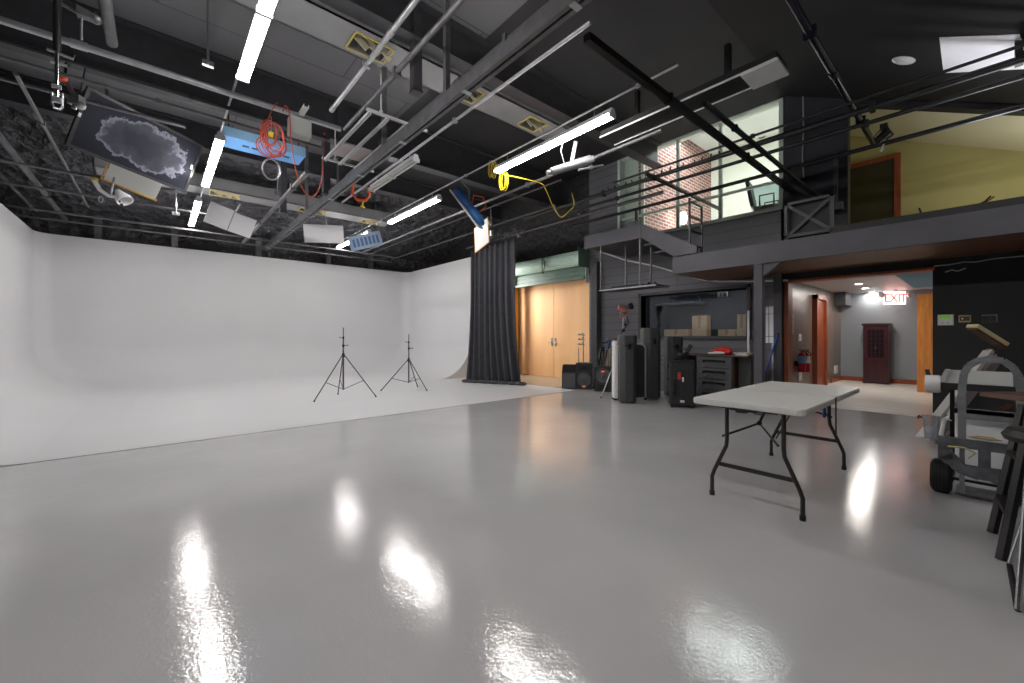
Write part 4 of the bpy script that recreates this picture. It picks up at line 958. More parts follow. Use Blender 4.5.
fluoro(.66, 7.0, 9.42, 4.05, 'lit twin-tube fluorescent light beside the hanging mottled screen')
fluoro(.63, 10.5, 13.0, 4.05, 'lit fluorescent light furthest along the row beyond the hanging screen')
fluoro(4.32, 3.05, 5.40, 4.05, 'lit twin-tube fluorescent light with yellow cord looped at its end')
fluoro(4.3, 7.2, 9.55, 4.05, 'lit fluorescent light in the middle of the row, before the blue softlight')
fluoro(4.28, 10.75, 13.3, 4.05, 'lit fluorescent light furthest along the row above the cyclorama back wall')
fluoro(3.02, 5.75, 7.5, 4.0, 'unlit white fluorescent fixture with an orange strap beside the slotted rack', False, None)
fluoro(.69, -.9, 1.5, 4.05, 'lit fluorescent light above and behind the camera in the first row')
fluoro(5.3, -2.9, -.5, 4.0, 'unseen lit fluorescent light added behind the camera toward the black wall')  # out-of-view fixture added to brighten the table and the floor around it
# flat unlit light box edge-on near the office window
a = atz(598, 137, 4.15); bq = atz(778, 62, 4.15); xx = (a.x + bq.x) / 2
t = thing('hanging_light_box', 'long black light box with white edges hanging before the office window', 'light box', (xx, (a.y + bq.y) / 2, 4.15))
h = (a.y - bq.y) / 2
MB().bb(-.0, .34, -h, h, .012, .10).build('body', BLK, t)
MB().bb(-.015, .0, -h, h, .0, .02).bb(.34, .355, -h, h, .0, .02).build('edge_strip', WMET, t)
MB().bb(-.02, .36, -h - .02, -h + .34, -.02, .011).build('end_plate', WMET, t)
MB().bb(.1, .16, -h + .5, -h + .56, .1, .5).build('hanger_rod', BLKM, t); MB().bb(.1, .16, h - .56, h - .5, .1, .5).build('hanger_rod', BLKM, t)

# ================================================================== PIPE GRID
def clampring(b, p, r): b.box(p, (r * 3.2, r * 3.2, r * 2.2))
def ypipe(x, y0, y1, z, r, m, label, hang=(), name='overhead_pipe', joints=(), square=False, cat='pipe', ztop=5.7, rods=False):
    t = thing(name, label, cat, (x, (y0 + y1) / 2, z)); ym = (y0 + y1) / 2
    b = MB()
    if square: b.bb(-r, r, y0 - ym, y1 - ym, -r, r)
    else: b.tube((0, y0 - ym, 0), (0, y1 - ym, 0), r, 12)
    b.build('pipe', m, t)
    for j in joints: MB().tube((0, j - ym - .06, 0), (0, j - ym + .06, 0), r * 1.25, 12).build('coupling', m, t)
    for j in hang:
        zt = min(ztop, slopeB(j) if j > 10.9 else slopeF(j) if j < 2.4 else 5.7) - .005
        MB().box((0, j - ym, 0), (r * 2.8, .05, r * 2.8)).build('pipe_clamp', m, t)  # clamp box round the pipe, with no hanger of its own
        if rods: MB().tube((0, j - ym, r), (0, j - ym, zt - z), .007, 6).build('hanger_rod', BEAM, t)
    return t
def xpipe(y, x0, x1, z, r, m, label, hang=(), name='overhead_pipe', joints=(), cat='pipe', square=False, ztop=5.7, rods=False):
    t = thing(name, label, cat, ((x0 + x1) / 2, y, z)); xm = (x0 + x1) / 2
    b = MB()
    if square: b.bb(x0 - xm, x1 - xm, -r, r, -r, r)
    else: b.tube((x0 - xm, 0, 0), (x1 - xm, 0, 0), r, 12)
    b.build('pipe', m, t)
    for j in joints: MB().tube((j - xm - .06, 0, 0), (j - xm + .06, 0, 0), r * 1.25, 12).build('coupling', m, t)
    for j in hang:
        zt = min(ztop, slopeB(y) if y > 10.9 else slopeF(y) if y < 2.4 else 5.7) - .005
        MB().box((j - xm, 0, 0), (.05, r * 2.8, r * 2.8)).build('pipe_clamp', m, t)  # box clamped on the pipe, nothing hangs it unless rods is set
        if rods: MB().tube((j - xm, 0, r), (j - xm, 0, zt - z), .007, 6).build('hanger_rod', BEAM, t)
    return t
# central double rail
t = thing('ceiling_rail', 'heavy grey steel double rail running overhead from the cyclorama top past the camera', 'rail', (2.48, 7.6, 3.86))
for sx in (-1, 1):
    b = MB()
    for (xa, xb, za, zb_) in ((.012, .055, -.01, .0), (.045, .055, 0, .12), (.012, .055, .12, .13), (.012, .018, 0, .02), (.012, .018, .10, .12)):
        b.bb(min(sx * xa, sx * xb), max(sx * xa, sx * xb), -6.9, 6.9, za, zb_)
    b.build('channel', PIPE, t)
for y in (-3.6, -1.9, 2.2): MB().bb(-.03, .03, y - .03, y + .03, .131, 1.83).build('hanger_post', PIPE, t)
for y in (-5.5, -4, -2.5, -1, .5, 2, 3.5, 5, 6.5): MB().bb(-.05, .05, y - .03, y + .03, -.016, -.0101).build('spacer', SILV, t)
ypipe(2.72, 1.0, 8.4, 4.28, .045, PIPE, 'thick grey pipe running above and along the heavy double rail', (3.2, 6.3), joints=(4.1,))
ypipe(2.98, 2.35, 9.0, 4.12, .02, SILV, 'thin bright strut pipe feeding the unlit fixture beside the double rail', (4.6,))
ypipe(1.95, 1.0, 6.35, 4.62, .03, SILV, 'silver pipe with a flanged end above the slotted rack, the upper of a pair', (2.5, 5.0), joints=(4.3, 6.3))
ypipe(2.16, 1.0, 6.4, 4.42, .032, PIPE, 'grey pipe carrying the slotted rack, the lower of a pair', (2.2, 4.6))
# conduits above the fixture rows
ypipe(.69, -1.2, 13.6, 4.24, .014, SILV, 'thin conduit above the row of lights over the mottled screen', (2.4, 6.1, 10.0), name='light_conduit', cat='conduit')
ypipe(4.32, 2.2, 13.9, 4.24, .014, SILV, 'thin conduit above the row of lights over the yellow cord', (2.7, 6.3, 10.1), name='light_conduit', cat='conduit')
# pipes over the cyclorama toward the curtain
ypipe(5.05, 2.8, 13.4, 3.99, .026, PIPE, 'grey grid pipe passing just beyond the blue softlight', (5.4, 9.2), joints=(7.5,))
ypipe(5.28, 4.8, 13.4, 3.97, .018, PIPE, 'slim grey grid pipe alongside the pipe beyond the blue softlight', (6.6,))
ypipe(6.2, 5.8, 13.6, 3.96, .024, PIPE, 'grey grid pipe above the foam board and cyclorama wing', (7.4, 10.4))
ypipe(7.09, 3.9, 10.3, 3.93, .034, PIPE, 'thick grey pipe from which the black curtain hangs', (5.9,), joints=(6.9,))
# catwalk side
ypipe(7.24, -3.5, 6.2, 3.80, .03, PIPEB, 'black handrail pipe along the mezzanine edge', (), name='handrail_pipe', cat='handrail')
ypipe(6.93, -3.5, 6.6, 4.01, .028, PIPEB, 'black grid pipe just above the mezzanine handrail', (1.0, 4.8))
ypipe(6.62, -3.5, 7.2, 4.06, .036, PIPEB, 'thick black grid pipe wrapped with cables before the office window', (.9, 4.9), joints=(3.9, 1.7))
ypipe(6.52, -3.5, 4.6, 4.16, .018, PIPEB, 'slim black cable pipe lying over the thick grid pipe', (2.2,))
ypipe(7.0, -3.5, 3.0, 4.25, .02, PIPEB, 'slim black pipe crossing in front of the loft room opening', (0.5,))
t_ = [o for o in bpy.data.objects if o.get('label', '').startswith('thick black grid pipe wrapped')][0]
rr = random.Random(11)
for i in range(16):
    y = 2.7 + i * .14 - 1.85 + rr.uniform(-.03, .03); MB().bar((0, y, .035), (rr.uniform(-.02, .02), y + rr.uniform(-.02, .02), .07 + rr.uniform(0, .03)), .02).build('cable_tie', BLKM, t_)
# cross members along X
xpipe(5.95, -4.0, 1.95, 4.18, .034, SILV, 'bright silver pipe crossing under the big black beam above the hanging screen', (-3.0, -1.4), joints=(-.6,))
xpipe(6.28, -4.0, 1.9, 4.15, .026, PIPEB, 'black pipe running close beside the bright silver pipe', (-2.2, .3))
xpipe(6.55, -4.0, 1.9, 4.10, .02, PIPE, 'slim grey pipe third in from the bright silver pipe', (-2.8, 0))
xpipe(7.55, -4.0, .3, 4.28, .024, PIPE, 'grey pipe crossing above the top edge of the hanging screen', (-2.6,))
xpipe(9.75, -4.0, .4, 3.92, .024, PIPE, 'grey pipe crossing behind the hanging screen, the nearer of three in a run', (-2.4,))
xpipe(11.15, -4.0, 4.0, 3.93, .022, PIPE, 'grey pipe crossing behind the hanging screen, the middle of three in a run', (-2.4, 2.0))
xpipe(12.8, -4.0, 6.0, 3.87, .024, PIPE, 'grey pipe crossing behind the hanging screen, the deepest of three in a run', (-2.0, 1.8, 5.0))
xpipe(13.62, -4.0, 6.2, 3.86, .02, PIPE, 'slim grey pipe close to the cyclorama back wall carrying the white softlights', (-2.2, 1.2, 4.8))
ypipe(1.72, 6.75, 12.9, 3.76, .034, PIPE, 'grey pipe running away below the blue panel toward the white softlights', (7.6, 10.4), joints=(8.6,))
for (u, v, zz, lb) in ((326, 175, 4.3, 'dark square post hanging from the roof behind the slotted rack, the slimmer one'), (341, 175, 4.3, 'dark square post hanging from the roof just beyond the far end of the slotted rack'), (283, 196, 4.25, 'dark square post hanging from the roof below the red cable'), (416, 66, 4.9, 'dark square post hanging from the roof between the paired pipes and the double rail')):
    p = atz(u, v, zz); q = thing('roof_post', lb, 'post', (p.x, p.y, zz)); MB().bb(-.06, .06, -.06, .06, -.35, 5.69 - zz).build('hanging_post', BEAM, q); MB().bb(-.07, .07, -.07, .07, -.37, -.35).build('base_plate', BEAM, q)
ypipe(-1.66, 6.6, 14.2, 4.02, .045, PIPE, 'thick grey pipe running down toward the cyclorama corner', (8.4, 12.0))
ypipe(-2.02, 6.9, 13.6, 3.99, .025, PIPE, 'slim grey pipe alongside the thick one toward the cyclorama corner', (9.6,))
ypipe(-1.12, 6.6, 12.4, 3.99, .02, PIPE, 'slim grey pipe ending behind the hanging screen', (7.9,))
ypipe(-.36, 2.6, 5.85, 4.26, .05, PIPE, 'thick grey pipe clamped onto the bright silver pipe near the chain pole', (3.6,))
xpipe(2.25, 2.8, 8.72, 3.84, .034, BLKM, 'black square steel member crossing in front of the office window', (4.2, 6.4), square=True, name='steel_beam', cat='beam')
xpipe(1.95, 4.4, 8.72, 3.74, .022, BLKM, 'thinner black steel member crossing beside the square one at the office window', (5.2,), square=True, name='steel_beam', cat='beam')
xpipe(3.55, 5.9, 8.72, 3.86, .024, BLKM, 'slim black steel member ending at the stair head by the office window', (6.2,), square=True, name='steel_beam', cat='beam')
xpipe(1.16, 4.0, 8.7, 4.34, .038, mat('blue_black_pipe', (52, 54, 74), .25, .7), 'shiny blue-black pipe sloping across the dark corner over the mezzanine', (5.0, 7.6), joints=(6.0,))
# vertical post at the drywall patch
a = atz(1019, 60, 4.2)
t = thing('hanging_post', 'dark vertical post hanging beside the bare drywall patch', 'post', (a.x, a.y, 4.2)); MB().bb(-.03, .03, -.03, .03, 0, slopeF(a.y) - 4.205).build('post', PIPEB, t); MB().bb(-.2, .03, -.03, .03, -.06, 0).build('hanging_bracket', PIPEB, t)

# ================================================================== DUCTS
def duct(y0, y1, z0, z1, x0, x1, vents, label):
    t = thing('air_duct', label, 'duct', ((x0 + x1) / 2, (y0 + y1) / 2, z0)); o = Vector(t.location)
    # shell with openings in the underside
    b = MB(); b.bb(x0, x1, y0, y0 + .02, z0, z1).bb(x0, x1, y1 - .02, y1, z0, z1).bb(x0, x1, y0, y1, z1 - .02, z1).bb(x0, x0 + .02, y0, y1, z0, z1).bb(x1 - .02, x1, y0, y1, z0, z1)
    xs = [x0]
    for (a, c) in vents:
        b.bb(xs[-1], a, y0, y1, z0, z0 + .02); b.bb(a, c, y0, y0 + .12, z0, z0 + .02); b.bb(a, c, y1 - .12, y1, z0, z0 + .02); xs.append(c)
    b.bb(xs[-1], x1, y0, y1, z0, z0 + .02); b.build('casing', DUCT, t, world=True)
    for (a, c) in vents:
        v = MB().bb(a - .02, c + .02, y0 + .10, y0 + .12, z0 - .015, z0).bb(a - .02, c + .02, y1 - .12, y1 - .10, z0 - .015, z0).bb(a - .02, a, y0 + .12, y1 - .12, z0 - .015, z0).bb(c, c + .02, y0 + .12, y1 - .12, z0 - .015, z0).build('vent_frame', mat('yellowed_vent_frame', (196, 178, 96), .5), t, world=True)
        sp = MB(); n = 3
        for i in range(n):
            xx = a + (c - a) * (i + .5) / n; sp.bar((xx - .03, (y0 + y1) / 2, z0 + .02), (xx + .04, (y0 + y1) / 2, z0 + .12), y1 - y0 - .26, .01, up=(0, 1, 0))
        sp.build('louvre', mat('beige_louvre', (206, 198, 170), .5), v) if False else sp.build('louvre', mat('beige_louvre', (206, 198, 170), .5), t, world=True)
    for xx in (x0 + .3, (x0 + x1) / 2, x1 - .3): MB().bb(xx - .02, xx + .02, y0 - .006, y0, z0, z1).bb(xx - .02, xx + .02, y0 - .006, y1, z0 - .006, z0 - .0).build('seam_strip', DUCT, t, world=True)
    for xx in (x0 + .4, x1 - .4): MB().tube((xx, (y0 + y1) / 2, z1), (xx, (y0 + y1) / 2, 5.69), .01).build('hanger_rod', SILV, t, world=True)
duct(5.14, 5.72, 5.15, 5.5, -1.2, 6.0, [(1.92, 2.42), (3.6, 3.95), (5.0, 5.4)], 'long pale grey air duct with open vents close under the ceiling')
duct(11.8, 12.4, 4.7, 5.0, -1.0, 5.4, [(.95, 1.5), (2.9, 3.5), (4.6, 5.0)], 'grey air duct with small yellow vents low over the cyclorama')
# blue slotted panel
A = atz(222, 134, 4.66); Bq = atz(302, 160, 4.66)
t = thing('blue_light_panel', 'long pale blue panel with dark slots hanging among the rafters', 'panel', (1.42, 8.55, 4.6))
MB().bb(-.64, .66, -.26, .24, 0, .1).build('body', mat('mid_blue_lip', (96, 150, 206), .45), t, .006)
MB().bb(-.64, .66, -.275, -.262, .0, .16).build('front_lip', LBLUE, t)
for x in (-.3, -.16, .34): MB().bb(x, x + .1, -.06, -.0, -.006, .0).build('slot', BLK, t)
for x in (-.5, .6): MB().tube((x, 0, .1), (x, 0, 1.09), .01).build('hanger_rod', BLKM, t)

# ================================================================== CABLES AND GRIP GEAR
def coil(c, rx, rz, n, th=0.0, axis='y', jit=.03, seed=1):
    r = random.Random(seed); pts = []
    for i in range(n * 16):
        a = 2 * PI * i / 16; k = i / (n * 16); q = 1 + jit * math.sin(a * .37 + r.random() * .2)
        dx, dz = rx * q * math.sin(a), rz * q * math.cos(a)
        d = (k - .5) * th
        pts.append(Vector(c) + (Vector((dx, d, dz)) if axis == 'y' else Vector((d, dx, dz))))
    return pts
# junction box and slotted bracket on the silver pipe
jp = Vector((1.42, 5.95, 4.06))
t = thing('junction_box', 'pale grey junction box with slotted bracket under the silver pipe', 'junction box', jp)
MB().bb(-.13, .13, -.075, .075, -.16, .07).build('box', mat('pale_grey_box', (172, 174, 172), .5), t, .006)
b = MB().bb(-.03, .03, -.34, -.08, .09, .10).bb(-.03, -.026, -.34, -.08, .1, .13).bb(.026, .03, -.34, -.08, .1, .13); b.build('slotted_bracket', WMET, t)
MB().bb(-.05, .05, -.03, .03, .07, .084).build('mounting_clip', ALU, t)
t = thing('red_cable_coil', 'tangled orange-red cable coil hanging from the silver pipe', 'cable', (1.08, 5.86, 4.0))
cl = MB()
for k, (cx_, cz_, rx_, rz_) in enumerate(((0, -.28, .12, .2), (.03, -.24, .1, .17), (-.03, -.2, .08, .15), (.05, -.32, .11, .14), (-.02, -.36, .13, .12))): cl.path(coil((cx_, .02 * k - .04, cz_), rx_, rz_, 2, .03, jit=.12, seed=k + 2), .006, 6)
cl.build('coil', ORED, t)
MB().path(smooth([(.12, 0, .12), (.16, .02, .22), (.2, .0, .12), (.22, 0, -.2), (.3, .1, -.55), (.45, .3, -.74), (.62, .5, -.72), (.74, .6, -.5), (.78, .6, -.2), (.8, .6, .3)]), .007, 6).build('trailing_cable', ORED, t)
MB().path([(-.06, 0, -.1), (0, -.02, .1), (.06, 0, .215)], .006, 6).build('hanging_tie', ORED, t)
MB().box((-.02, -.06, -.24), (.05, .03, .06)).build('tag', YEL, t)
t = thing('grey_cable_loop', 'small grey cable loop below the red coil', 'cable', (1.1, 6.0, 3.3))
MB().path(coil((0, .0, .1), .1, .13, 2, .03, seed=5), .009, 6).build('loop', SILV, t); MB().tube((0, 0, .23), (0, 0, .78), .005).build('hanging_tie', SILV, t)
# slotted rack
t = thing('slotted_rack', 'white slotted steel rack of three rails hanging beside the double rail', 'rack', (2.2, 6.15, 4.165))
x0, x1 = -.15, .7
for y in (-.95, .95): MB().bb(x0 - .02, x1, y - .018, y + .018, 0, .03).build('end_bar', WMET, t)
for x in (x0 + .02, .11, .37):
    b = MB(); b.bb(x - .02, x - .014, -.95, .95, -.035, 0).bb(x + .014, x + .02, -.95, .95, -.035, 0)
    for i in range(27): y = -.95 + i * 1.9 / 26; b.bb(x - .014, x + .014, y - .022, y + .022, -.004, 0)
    b.build('slotted_rail', WMET, t)
MB().bb(-.08, .5, .25, .75, .032, .06).build('foil_tray', mat('pinkish_grey_tray', (178, 166, 166), .5), t)
for (x, y) in ((.02, -.95), (.04, .95)): MB().tube((x, y, .03), (x, y, .6), .01).ball((x, y, .05), .025).build('hanger_rod', WMET, t)
# orange strap on unlit fixture
t = thing('orange_strap', 'bright orange strap hooked round the end of the unlit fixture', 'strap', (2.95, 7.75, 3.9))
MB().path([(-.16, 0, .22), (-.2, .02, .05), (-.1, .03, -.06), (.06, .03, -.04), (.14, .02, .08), (.1, .0, .2)], .028, 8).build('strap', ORNG, t)
MB().path([(0, .03, -.06), (.02, .03, -.16)], .02).path([(-.03, .03, -.16), (.05, .03, -.18)], .015).build('hanging_hook', YEL, t)
# yellow cord
t = thing('yellow_cord', 'yellow power cord coiled at the light fixture and drooping toward the window', 'cable', (4.45, 5.5, 4.1))
MB().path(coil((-.05, .1, .06), .06, .13, 4, .1, 'x', jit=.15, seed=4), .007, 6).path(coil((.02, -.12, -.18), .07, .15, 4, .09, 'x', jit=.15, seed=6), .007, 6).build('coil', YEL, t)
E2 = [Vector((4.45, 5.4, 4.03)), atz(520, 178, 3.88), atz(541, 183.5, 3.86), atz(546, 190, 3.8), atz(553, 206, 3.64), atd(561, 217, 7.6), atd(569, 211, 7.6), atd(574, 205, 7.6), atd(572, 193, 7.6)]
MB().path(smooth([p - Vector(t.location) for p in E2]), .008, 6).build('drooping_cord', YEL, t)
MB().tube((-.05, .1, .12), (-.05, .1, .06), .006).build('hanging_tie', YEL, t)
# spotlight (silver) hung below the pipe
p = atz(572, 165, 3.72)
t = thing('silver_spotlight', 'silver spotlight lamp on a bracket below the long lit fixture', 'spotlight', p, -YAW)
MB().tube((-.3, 0, -.1), (.28, .1, .12), .055, 14, .065).build('body', mat('dull_silver_paint', (140, 141, 144), .5, .3), t)
MB().tube((-.36, -.02, -.125), (-.3, 0, -.1), .035).ball((.31, .11, .13), .05).build('lens_barrel', mat('dull_silver_paint', (140, 141, 144), .5, .3), t)
MB().bar((.0, .05, .05), (.06, .05, .36), .05, .03).build('mounting_arm', mat('dull_silver_paint', (140, 141, 144), .5, .3), t)
MB().path([(-.1, 0, -.02), (-.16, 0, .2), (-.12, .05, .36)], .007).build('cord', mat('dull_silver_paint', (140, 141, 144), .5, .3), t)
MB().tube((.1, .05, -.05), (.5, .25, .1), .016).ball((.3, .15, .03), .04).build('clamp_arm', mat('dull_silver_paint', (140, 141, 144), .5, .3), t)

# hanging mottled screen
t = thing('hanging_screen', 'large mottled flat screen hanging tilted beneath the overhead pipes', 'screen', (-.194, 8.815, 4.305))
M = frame((0, 0, 0), (.882, .456, -.121), Vector((.378, -.837, -.396)) * -1)   # local x = width, local y = back, z = up
t.rotation_euler = M.to_3x3().to_euler()
MB().bb(-.775, .775, 0, .06, -.45, .45).build('casing', BLK, t, .008)
MB().bb(-.735, .735, -.003, -.0005, -.41, .41).build('display', FROST, t)
MB().bb(-.775, .775, -.012, 0, .41, .45).bb(-.775, .775, -.012, 0, -.45, -.41).bb(-.775, -.735, -.012, 0, -.41, .41).bb(.735, .775, -.012, 0, -.41, .41).build('bezel', BLKG, t)
MB().bb(-.77, -.74, -.02, -.012, .0, .06).bb(.70, .73, -.012, -.003, -.02, .06).build('sticker', WHITE, t)
MB().bb(-.3, .3, .06, .12, -.2, .2).build('mounting_plate', BLKM, t)
MB().tube((-.45, .1, .2), (-.5, .3, .6), .02).build('hanger_rod', PIPE, t); MB().tube((.35, .1, .2), (.3, .35, .55), .02).build('hanger_rod', PIPE, t)
# chain pole
p = atz(57, 16, 4.1); p = Vector((p.x, p.y, 0)); Zp = p.dot(FW)
zt = 5.1; zb = EYE + (VH - 108) * Zp / FPX
t = thing('hanging_pole', 'vertical dark pole with a bright chrome lower end hung by clamps from the pipes', 'pole', (p.x, p.y, zb))
zm = EYE + (VH - 52) * Zp / FPX - zb
MB().tube((0, 0, zm), (0, 0, 5.13 - zb), .027, 12).build('upper_tube', PIPEB, t)
MB().tube((0, 0, .1), (0, 0, zm), .016, 12).build('lower_tube', CHROME, t)
b = MB().box((0, 0, .07), (.05, .04, .04)).tube((-.03, 0, .02), (-.03, 0, .13), .01).tube((.03, .02, .02), (.03, .02, .15), .009).path([(-.03, 0, .03), (-.015, -.02, -.01), (.015, 0, -.01), (.03, .02, .03)], .01).box((.0, -.02, .18), (.06, .03, .03)); b.build('clamp', ALU, t)
MB().tube((-.06, 0, zm), (.1, 0, zm - .02), .012).tube((-.04, 0, zm * .8), (.06, 0, zm * .8), .012).build('pin', SILV, t)
b = MB().tube((-.25, 0, zm + .52), (.2, .05, zm + .42), .016).box((.18, 0, zm + .44), (.12, .08, .1)).ball((.24, 0, zm + .42), .05); b.build('cross_clamp', PIPE, t)
MB().tube((.15, 0, zm + .38), (.15, 0, zm + .18), .01).build('hanging_key', SILV, t)
# clamp cluster beside screen
p = atz(72, 92, 4.15)
t = thing('grip_clamp', 'cluster of metal clamps with a red knob behind the screen corner', 'clamp', p, -YAW)
MB().path([(-.08, 0, .15), (0, 0, .0), (.06, 0, -.06), (.02, 0, -.2)], .025).box((.05, 0, -.1), (.14, .08, .1)).ball((.1, 0, -.16), .05).build('body', ALU, t)
MB().ball((-.06, -.05, .14), .05, 10).build('knob', mat('red_orange_knob', (226, 84, 44), .4), t)
MB().path([(-.04, 0, .3), (.04, 0, .45), (.16, 0, .3), (.1, 0, 0)], .008).build('cord', BLK, t); MB().tube((-.08, 0, .15), (-.09, .02, .4), .012).build('hanging_hook', BLKM, t)
# hanging drop rods with plates
def drop(u, v, z, label, ln, m=SILV):
    p = atz(u, v, z); t = thing('drop_rod', label, 'rod', p)
    MB().tube((0, 0, 0), (0, 0, ln), .014).build('hanger_rod', m, t); MB().box((0, 0, -.01), (.12, .06, .06)).ball((.0, -.03, -.01), .025).build('clamp', m, t)
drop(208, 63, 4.75, 'bright thin rod with a square clamp at its foot beside the first light', .94)
drop(278.0, 193, 4.0, 'thin black rod dropping below the blue panel', .9, PIPE)
drop(167, 172, 4.2, 'hooked silver rod beside the second light of the row', .6)
drop(176, 213, 3.75, 'slim silver rod dropping beside the deepest light of the row', .5)
# soft lights
CLOTHW = mat('white_diffusion_cloth', (224, 224, 226), .7, noise=(4, .03), bump=(8, .2, .02))
def softlight(c, X, Y, w_, h_, label, name='softlight', m=None, back=None, cat='softlight', tail=True, fold=False):
    t = thing(name, label, cat, c); M = frame((0, 0, 0), X, -Vector(X).cross(Vector(Y)))
    # local x = width, y = into the lamp (away from viewer), z = up
    t.rotation_euler = M.to_3x3().to_euler()
    if fold:
        MB().prism([(-w_ / 2, .04), (-.01, 0), (-.01, .03), (-w_ / 2, .07)], -h_ / 2, h_ / 2).build('reflector_leaf', m or CLOTHW, t)
        MB().prism([(.01, 0), (w_ / 2, .04), (w_ / 2, .07), (.01, .03)], -h_ / 2, h_ / 2 * .9).build('reflector_leaf', m or CLOTHW, t)
        MB().tube((0, .04, -h_ / 2), (0, .04, h_ / 2), .02).build('hinge', ALU, t)
    else:
        MB().bb(-w_ / 2, w_ / 2, 0, .04, -h_ / 2, h_ / 2).build('diffuser', m or CLOTHW, t, .008)
        MB().prism([(-w_ / 2, .04), (w_ / 2, .04), (w_ / 2 * .5, .2), (-w_ / 2 * .5, .2)], -h_ / 2 * .9, h_ / 2 * .9).build('housing', back or BLK, t, .01)
    if tail:
        MB().path([(-.08, .2, 0), (0, .28, .05), (.05, .24, h_ * .5), (.05, .2, h_ * .5 + .16)], .018).build('mounting_yoke', ALU, t)
        MB().ball((.05, .22, -h_ * .3), .05).box((.1, .22, -h_ * .45), (.08, .06, .1)).build('clamp', ALU, t)
    return t
def towards(u, v, z, roll=0, tilt=0, yaw=0):
    p = atz(u, v, z); d = (Vector((0, 0, EYE)) - p); d.z = 0; d.normalize()      # horizontal direction to the viewer
    R = Matrix.Rotation(yaw, 3, 'Z'); d = R @ d
    X = Vector((-d.y, d.x, 0)); Y = Vector((0, 0, 1))
    Rt = Matrix.Rotation(tilt, 3, X); Y = Rt @ Y
    n = X.cross(Y); Rr = Matrix.Rotation(roll, 3, n); return p, Rr @ X, Rr @ Y
p, X, Y = towards(231, 221, 3.72, -.3, .5)
softlight(p, X, Y, .86, .46, 'folded white reflector of two leaves beside the deepest light', fold=True)
p, X, Y = towards(324, 234, 3.68, .06, .3)
softlight(p, X, Y, .86, .42, 'white cloth-covered softlight over the middle of the cyclorama', back=mat('pale_grey_back', (170, 170, 172), .5))
p, X, Y = towards(366, 241, 3.66, .35, .25, .3)
t = softlight(p, X, Y, .82, .36, 'silver lamp bank with blue slotted front near the row end', name='lamp_bank', m=mat('silver_blue_front', (150, 168, 192), .35, .3), back=ALU)
b = MB()
for i in range(7): b.bb(-.33 + i * .1, -.27 + i * .1, -.006, 0, -.1, .1)
b.build('slot', mat('dull_blue_slot', (70, 96, 140), .5), t)
# blue softlight
A_ = atz(454, 194, 4.02); B_ = atd(478, 226, A_.dot(FW)); zax = (A_ - B_).normalized(); p = (A_ + B_) / 2
t = thing('blue_softlight', 'bright blue bodied softlight seen edge-on with orange cable', 'softlight', p)
nrm = RT * -.78 + FW * .25 - Vector((0, 0, .5)); yb = -(nrm - zax * nrm.dot(zax)).normalized()      # yb points to the back of the lamp
t.rotation_euler = frame((0, 0, 0), yb.cross(zax), yb).to_3x3().to_euler()
MB().bb(-.19, .19, 0, .03, -.45, .45).build('white_front', WHITE, t, .01)
MB().ball((0, .09, .19), .25, 18, (.74, .4, 1.04)).ball((0, .09, -.19), .25, 18, (.74, .4, 1.04)).build('body', BLUE, t)
MB().tube((0, .17, .1), (.06, .3, .25), .02).tube((.06, .3, .25), (.02, .25, .55), .014).build('mounting_yoke', PIPE, t)
MB().path([(.0, .16, .0), (.05, .3, .1), (.05, .42, -.05), (.05, .36, -.22), (0, .18, -.2)], .012, 6).build('cable', ORNG, t)
# foam board
t = thing('foam_board', 'white foam board with yellow taped edge beside the curtain top', 'foam board', (5.181, 6.98, 3.40))
t.rotation_euler = frame((0, 0, 0), (.02, -.953, .301), Vector((-.985, .033, .171)) * -1).to_3x3().to_euler()
MB().bb(-.24, .24, 0, .012, -.3, .3).build('board', mat('foam_board_white', (222, 222, 218), .6), t)
MB().bb(-.25, -.24, -.004, .016, -.31, .31).bb(.24, .25, -.004, .016, -.31, .31).bb(-.24, .24, -.004, .016, -.31, -.3).build('taped_edge', YELB, t)
MB().path([(.22, .02, .1), (.3, .05, .2), (.3, .05, .55)], .014).ball((.27, .04, .15), .05).box((.27, .05, -.1), (.08, .06, .12)).build('mounting_clamp', ALU, t)
# grip arms on the pipe near the foam board
for (u, v, z, lb) in ((516, 232, 3.75, 'grip arm with clamps on the pipe above the curtain'), (500, 236, 4.12, 'clamp cluster at the curtain end of the thick pipe')):
    p = atz(u, v, z); t = thing('grip_clamp', lb, 'clamp', p, -YAW)
    MB().tube((-.3, 0, -.08), (.25, .05, .1), .016).tube((-.1, 0, .1), (.15, .05, -.12), .012).build('arm', PIPE, t)
    for q in ((-.25, 0, -.06), (-.05, 0, .05), (.15, .02, .04), (.05, .02, -.08)): MB().box(q, (.07, .05, .08)).build('clamp', PIPE, t)
    MB().tube((.0, 0, .05), (0, 0, .2), .01).build('hanging_hook', PIPE, t)
# lamp with white board below the screen
p, X, Y = towards(134, 182, 3.92, -.3, .6)
t = thing('reflector_board', 'white reflector board with yellow edge below the hanging screen', 'reflector', p)
t.rotation_euler = frame((0, 0, 0), X, -X.cross(Y)).to_3x3().to_euler()
MB().bb(-.34, .34, 0, .015, -.16, .16).build('board', mat('foam_board_white', (222, 222, 218), .6), t)
MB().bb(-.37, .37, -.006, .02, -.175, -.15).bb(-.38, -.36, -.006, .02, -.17, .14).build('taped_edge', YELB, t)
MB().tube((-.25, .02, .1), (-.28, .2, .4), .016).build('hanger_rod', ALU, t)
p = atz(113, 195, 3.58)
t = thing('scoop_lamp', 'white scoop lamp head on a curved arm under the screen', 'lamp', p, -YAW)
MB().path([(-.42, 0, .32), (-.3, 0, .12), (-.1, 0, -.02), (.1, 0, -.05)], .05, 10, r2=.03).build('curved_arm', WMET, t)
